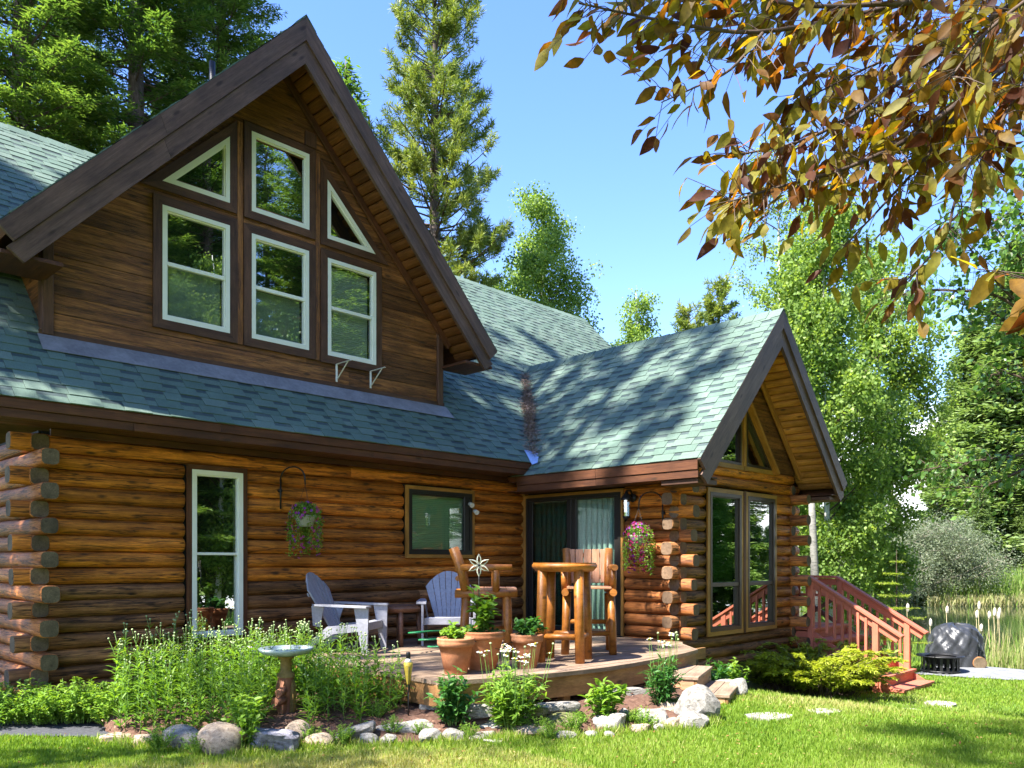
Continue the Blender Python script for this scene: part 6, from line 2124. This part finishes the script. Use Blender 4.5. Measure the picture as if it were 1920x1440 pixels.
def stone(label, px, py, w, h, mat, seed, z=0, deep=.8, sharp=.5, tilt=0, group=None, name='stone', yaw=0):
    """a stone whose foot sits at pixel (px,py) of the photograph's ground, w by h pixels large"""
    p = onz(px, py, z); s = pix(p)[2] / 1534
    z0 = gzf(p.x, p.y) if z == 0 else z
    bm = bmesh.new()
    bmesh.ops.create_icosphere(bm, subdivisions=3, radius=1)
    rs = np.random.RandomState(seed)
    ks = rs.normal(size=(7, 3)); ph = rs.uniform(0, 6, 7)
    pl = nrm(rs.normal(size=(9, 3))); pd = rs.uniform(.62, .92, 9)
    for v in bm.verts:
        c = np.array(v.co)
        for a, d in zip(pl, pd):           # facets
            q = c @ a
            if q > d: c = c - a * (q - d) * sharp * 1.4
        f = 1 + sum(.05 * math.sin(k @ np.array(v.co) * 2.3 + f_) for k, f_ in zip(ks, ph)) * .6
        f += .02 * rs.uniform(-1, 1)
        v.co = Vector(c * f)
    W, H = w * s / 2 * 1.10, h * s / 2 * 1.22
    if w > 1.9 * h and sharp > .45:                 # slabs: blockier than boulders
        for v in bm.verts:
            l = v.co.length or 1
            u = v.co / l
            v.co = Vector([math.copysign(abs(k_) ** .62, k_) for k_ in u]) * l * .86
    c = p + Vector((FX, FY, 0)) * (W * deep * .6) + Vector((0, 0, H * .72 + z0 - z * 0 - p.z + p.z * 0))
    c.z = z0 + H * .72
    me = bpy.data.meshes.new(name)
    bm.to_mesh(me); bm.free()
    for q in me.polygons: q.use_smooth = sharp < .35
    setmats(me, mat)
    Mx = Matrix.Translation(c) @ Matrix.Rotation(-AZ + yaw, 4, 'Z') @ Matrix.Rotation(tilt, 4, 'Y') @ Matrix.Diagonal((W * 1.04, W * deep, H * .98, 1))
    o = obj(name, me, None, Mx)
    tag(o, label, 'stone', group or 'stones edging the flower bed')
    return o
ED = [
 ('flat tan stone at the far left end of the bed edging', 212, 1390, 62, 16, STN, .5, 0),
 ('low tan stone second from the left end of the edging', 268, 1402, 62, 26, STN, .5, 0),
 ('brown grey hump backed stone left of the round boulder', 335, 1406, 78, 46, SG, .3, .05),
 ('smooth rounded tan boulder in front of the daisy stalks', 410, 1421, 76, 66, STN, .2, 0),
 ('purple grey slate rock in front of the bird bath', 498, 1417, 112, 54, SP, .9, .1),
 ('pinkish boulder at the foot of the bird bath', 556, 1399, 46, 46, STN, .25, 0),
 ('pale low rounded stone right of the bird bath', 597, 1406, 48, 30, STN, .3, 0),
 ('long tilted grey white slab right of the bird bath', 655, 1398, 88, 34, SG, .8, -.28),
 ('small grey wedge stone under the tilted slab', 690, 1404, 40, 26, SG, .8, .2),
 ('long flat pale slab below the garden torch', 748, 1386, 125, 28, SW, .8, -.05),
 ('small grey stone tucked under the long pale slab', 728, 1402, 40, 22, SG, .7, 0),
 ('blocky bright white stone in the edging', 806, 1398, 42, 30, SW, .6, 0),
 ('dark brown rough stone beside the white one', 848, 1394, 40, 26, SG, .7, 0),
 ('reddish brown flat stone under the dark leafy clump', 862, 1378, 52, 18, SM, .7, 0),
 ('white grey slab leaning below the daisy clump', 910, 1379, 82, 26, SW, .8, -.12),
 ('thin grey slab lying on the lawn edge', 905, 1390, 60, 16, SG, .8, -.1),
 ('thin whitish chip half sunk in the lawn', 925, 1396, 44, 10, SW, .6, 0),
 ('long tan slab below the white daisies', 985, 1382, 84, 22, STN, .8, 0),
 ('mossy green stone in the middle of the edging', 1055, 1372, 78, 34, SM, .6, .08),
 ('flat grey stone under the mossy one', 1058, 1388, 48, 18, SG, .4, 0),
 ('tiny white stone right of the mossy stone', 1108, 1382, 26, 14, SW, .6, 0),
 ('tiny pale stone in the grass below the white boulder', 1143, 1383, 24, 14, SW, .6, .2),
 ('large bright white boulder lying flat in the edging', 1146, 1370, 76, 34, SW, .5, -.16),
 ('grey white stone behind the bright white boulder', 1172, 1358, 30, 32, SW, .6, 0),
 ('broad pale slab stone with dark specks', 1218, 1362, 76, 36, SW, .7, 0),
 ('orange tinted stone left of the big boulder', 1256, 1350, 42, 34, STN, .7, .3),
 ('low tan stone under the broad pale slab', 1203, 1374, 40, 20, STN, .6, -.2),
 ('small squarish white stone at the lawn', 1237, 1372, 24, 18, SW, .7, 0),
 ('cream triangular stone under the orange tinted one', 1266, 1369, 38, 24, STN, .8, 0),
 ('pale speckled stone leaning on the big boulder', 1300, 1368, 58, 32, SW, .7, -.15),
 ('big grey boulder at the lower box step', 1312, 1357, 74, 66, SG, .55, .25),
 ('grey flat topped rock behind the box steps', 1366, 1292, 54, 22, SG, .7, 0),
 ('white rounded rock at the right end of the box steps', 1388, 1310, 34, 38, SW, .5, .1),
]
for i, (lb, px, py, w_, h_, mt, sh, tl) in enumerate(ED):
    stone(lb, px, py, w_, h_, mt, 500 + i, sharp=sh, tilt=tl)
UD = [
 ('grey green flat rock under the deck corner by the torch', 770, 1328, 92, 30, SM), ('pale grey rock under the deck left of the dark clump', 812, 1340, 56, 24, SG),
 ('grey edging block under the deck between the green clumps', 895, 1346, 74, 26, SG), ('long grey edging block below the curved deck rim', 1048, 1338, 96, 24, SG),
 ('mossy edging block right of the daisy clump', 1008, 1344, 50, 20, SM), ('grey edging block under the deck near the upright clump', 1172, 1312, 84, 24, SG),
]
for i, (lb, px, py, w_, h_, mt) in enumerate(UD):
    stone(lb, px, py, w_, h_, mt, 560 + i, z=.13, sharp=.7, deep=.35, group='blocks under the deck edge', yaw=(-.1 if px < 1000 else .35))
# paving stones in the lawn
def paver(label, px, py, w, d, seed):
    p = onz(px, py, gzf(*onz(px, py, -.1).to_2d())); rg = random.Random(seed)
    pts = []
    for k in range(9):
        a = 2 * math.pi * k / 9
        r = rg.uniform(.8, 1.1)
        x = math.cos(a) * w / 2 * r; y_ = math.sin(a) * d / 2 * r
        pts.append(Vector((p.x + RX * x + FX * y_, p.y + RY * x + FY * y_, gzf(p.x, p.y) + .03)))
    o = prism('paving_stone', pts, (0, 0, -.06), SW, None, (1, 0, 0))
    tag(o, label, 'paving stone', 'flat stones set in the lawn')
paver('pale flat stone set in the lawn near the box steps', 1445, 1344, .52, .34, 1)
paver('small flat stone in the lawn between the steps and the red stairs', 1545, 1341, .32, .28, 2)
paver('flat stone at the foot of the red stairs', 1765, 1303, .45, .4, 3)
paver('thin flat stone left of the red stairs on the grass', 1705, 1321, .3, .25, 4)

# ------------------------------------------------------------------ grass, mulch chips, reeds, roof needles
rs = np.random.RandomState(90)
GRM = leafmat('grass_blades', (0.098, 0.190, 0.018), (0.207, 0.310, 0.034), .4, .55, (1.725, 1.725, 0.690), (0.391, 0.356, 0.138), .25)
def excl(x, y):
    m = inpoly(BED, x, y) | inpoly(PATH, x, y) | inpoly(PATIO, x, y)
    m |= (x > 2.4) & (x < 9.4) & (y > 8.6) | inpoly(DPOLY, x, y) | (x > 9.2) & (x < 12.9) & (y > 5.9)
    m |= (x > 12.7) & (x < 14.3) & (y > 4.3)
    m |= inpoly([(7.3, 4.55), (8.3, 4.95), (8.5, 5.3), (7.3, 4.9)], x, y)
    m |= (x > 17.6) & (y / np.maximum(x, 1) < .40)
    return m
n = 330000
px = rs.uniform(-120, 2040, n); py = 1228 + (1475 - 1228) * rs.uniform(0, 1, n) ** .75
d = 1534 * 1.5 / (py - 1055)
for _ in range(4):
    t = (px - 960) / 1534
    x = (FX + t * RX) * d; y = (FY + t * RY) * d
    d = 1534 * (HC - gz(x, y)) / (py - 1055)
ok = ~excl(x, y) & (d < 26)
x, y, d = x[ok], y[ok], d[ok]
n = len(x)
patch = .5 + .5 * np.sin(x * 1.7 + 1.3 * np.sin(y * 1.1)) * np.sin(y * 2.1 + .7 * np.sin(x * 2.3))
edge_ = np.exp(-((.505 * x + .863 * y) - 5.9) ** 2 / .5) * (x < 4.6) + np.exp(-((x - 8.6) ** 2 + (y - 3.9) ** 2) / 1.0)
tint = np.clip(.18 + .34 * patch + .42 * edge_ + rs.normal(0, .16, n), 0, 1)
P = np.stack([x, y, gz(x, y) - .004], 1)
D = np.stack([rs.normal(0, .42, n), rs.normal(0, .42, n), np.ones(n)], 1)
H_ = rs.uniform(.025, .062, n) * (1 + .4 * patch)
g_ = obj('grass', cloudmesh('grass', P, D, rnd3(rs, n), H_, .0035 + .0009 * d, GRM, rs, tint, .1))
g_['kind'] = 'stuff'
# longer tufts along the stones
n = 9000
k = rs.randint(0, len(EDGE) - 1, n); f = rs.uniform(0, 1, n)
ea = np.array([tuple(q) for q in EDGE])
P2 = ea[k] + (ea[k + 1] - ea[k]) * f[:, None] + np.array([-.505, -.863]) * rs.normal(.0, .07, n)[:, None] + np.array([-.03, -.05])
P = np.stack([P2[:, 0], P2[:, 1], gz(P2[:, 0], P2[:, 1])], 1)
clu = (np.sin(P2[:, 0] * 9) * np.sin(P2[:, 0] * 23 + 1) > -.1)
P = P[clu]; n = len(P)
o = obj('edge_grass', cloudmesh('edge_grass', P, np.stack([rs.normal(0, .45, n), rs.normal(0, .45, n), np.ones(n)], 1), rnd3(rs, n), rs.uniform(.04, .13, n), .009, GRM, rs, np.clip(rs.normal(.5, .25, n), 0, 1), .1)); o['kind'] = 'stuff'
# fallen leaves and clippings on the lawn
n = 900
px = rs.uniform(-50, 1980, n); py = rs.uniform(1300, 1450, n)
d = 1534 * 1.5 / (py - 1055); t = (px - 960) / 1534
x = (FX + t * RX) * d; y = (FY + t * RY) * d
ok = ~excl(x, y); x, y = x[ok], y[ok]; n = len(x)
o = obj('fallen_leaves', cloudmesh('fallen_leaves', np.stack([x, y, gz(x, y) + rs.uniform(.02, .05, n)], 1), rs.normal(0, 1, (n, 3)) * np.array([1, 1, .3]), np.array([0, 0, 1.]) + rs.normal(0, .4, (n, 3)), rs.uniform(.02, .045, n), .018, leafmat('dead_leaf', (.12, .05, .02), (.25, .15, .05), .2, .8, (1.4, 1.2, .6), (.40, .30, .14), .1), rs)); o['kind'] = 'stuff'
# chips of bark on the soil
n = 5200
bp_ = np.array(BED); x = rs.uniform(bp_[:, 0].min(), bp_[:, 0].max(), n); y = rs.uniform(bp_[:, 1].min(), 8.8, n)
ok = inpoly(BED, x, y); x, y = x[ok], y[ok]; n = len(x)
P = np.stack([x, y, bedz(x, y) + .008 + rs.uniform(-.012, .012, n)], 1)
D = np.stack([rs.normal(0, 1, n), rs.normal(0, 1, n), rs.normal(0, .25, n)], 1)
CHIP = leafmat('bark_chips', (.07, .03, .018), (.18, .085, .055), 0, .95, (1, 1, 1), (.36, .24, .17), .1)
o = obj('bark_chips', cloudmesh('bark_chips', P, D, np.array([0, 0, 1.]) + rs.normal(0, .4, (n, 3)), rs.uniform(.02, .06, n), .014, CHIP, rs)); o['kind'] = 'stuff'
# reeds on the near bank and across the pond
REED = leafmat('reed_blades', (.10, .19, .03), (.18, .28, .05), .35, .5, (1.5, 1.5, .7), (.42, .38, .20), .3)
def reeds(name, n, pxr, dr, Hr, wd, tb, seed):
    rs = np.random.RandomState(seed)
    px = rs.uniform(*pxr, n); d = rs.uniform(*dr, n)
    t = (px - 960) / 1534
    x = (FX + t * RX) * d; y = (FY + t * RY) * d
    z = np.maximum(gz(x, y), -.86)
    P = np.stack([x, y, z - .02], 1)
    D = np.stack([rs.normal(0, .16, n), rs.normal(0, .16, n), np.ones(n)], 1)
    V, F, _ = curvedleaves(P, D, rnd3(rs, n), rs.uniform(*Hr, n), wd, rs.uniform(0, .35, n), .1)
    ti = np.clip(tb + rs.normal(0, .22, n), 0, 1)
    o = obj(name, npmesh(name, V, F, REED, np.repeat(ti, 12)))
    o['kind'] = 'stuff'
reeds('reeds', 800, (1665, 2060), (17.8, 19.4), (.4, .95), .022, .34, 1)
reeds('reeds', 700, (1800, 2060), (16.9, 18.0), (.3, .7), .02, .5, 2)
reeds('dry_reeds', 260, (1800, 1990), (17.0, 18.0), (.5, 1.25), .016, .95, 4)
reeds('far_reeds', 9000, (1640, 2120), (44.6, 53), (1.0, 1.9), .06, .38, 3)
reeds('far_reed_stubble', 3200, (1740, 2120), (43.9, 45.2), (.3, .8), .06, .95, 5)
FLUFF = M('cattail_fluff', [(.3, (.42, .37, .30)), (.7, (.64, .59, .51))], 16, rough=1, bmp=.8, rnd=.05)
STRAW = plain('straw_stem', (.42, .35, .20), .8)
def cattail(seed, H):
    rs = np.random.RandomState(seed)
    V, Fs = tubepts([(0, 0, -.2), (.01, 0, H * .5), (.0, .02, H)], [.009, .007, .004], 6)
    A = Acc().lathe([(.004, -.13), (.028, -.10), (.040, -.04), (.036, .03), (.02, .07), (0, .09)], 10)
    A.V = [v * float(rs.uniform(.72, .95)) for v in A.V]
    return pymesh('stem', V, Fs, STRAW, smooth=True), pymesh('seed_head', A.V, A.F, FLUFF)
ct = [cattail(i, 1.0) for i in range(3)]
CG = 'white headed cattails at the pond edge'
CL = {0: 'white headed cattail glimpsed over the red stair rail', 1: 'white headed cattail standing above the grill cover', 2: 'tallest white headed cattail right of the grill cover'}
for i, (px, py, d) in enumerate(((1702, 1137, 18.4), (1776, 1142, 18.2), (1836, 1134, 17.6), (1832, 1150, 17.9), (1855, 1152, 17.7), (1865, 1146, 17.4), (1872, 1152, 17.9), (1840, 1176, 17.5), (1745, 1166, 17.9), (1874, 1145, 18.3))):
    p = at(px, py, d); zg = max(gzf(p.x, p.y), -.84)
    H = p.z - zg
    t = thing('cattail', CL.get(i, 'cattail gone to white fluff, one of the cluster right of the grill'), 'cattail', (p.x, p.y, zg), CG)
    T_ = Matrix.Translation((p.x, p.y, zg))
    obj('stem', ct[i % 3][0], t, T_ @ Matrix.Diagonal((1, 1, H, 1)))
    obj('seed_head', ct[i % 3][1], t, Matrix.Translation((p.x, p.y, p.z)) @ Matrix.Rotation(i, 4, 'Z'))
# dry needles caught in the roof valley
n = 4800
s = np.clip(rs.normal(.48, .22, n), .05, .92)
va, vb = np.array([9.03, 8.33, 3.02]), np.array([10.9, 10.28, 4.97])
wv = .10 * (.4 + .6 * np.sin(s * 9) ** 2) * (1 - .55 * s)
P = va + (vb - va) * s[:, None] + np.stack([rs.normal(0, 1, n) * wv, rs.normal(0, 1, n) * wv * -1, rs.uniform(.0, .10, n)], 1)
P[:, 2] = np.maximum(P[:, 2], np.maximum(zmain(P[:, 1]), WZ0 + (P[:, 0] - WE) * WS) + .012)
D = np.stack([rs.normal(0, 1, n), rs.normal(0, 1, n), rs.normal(0, .5, n)], 1)
NEED = leafmat('dry_needles', (.12, .078, .062), (.22, .155, .125), 0, .95, (1, 1, 1), (.36, .28, .24), .1)
o = obj('needle_debris', cloudmesh('needle_debris', P, D, rnd3(rs, n), rs.uniform(.05, .12, n), .007, NEED, rs))
o['kind'] = 'stuff'
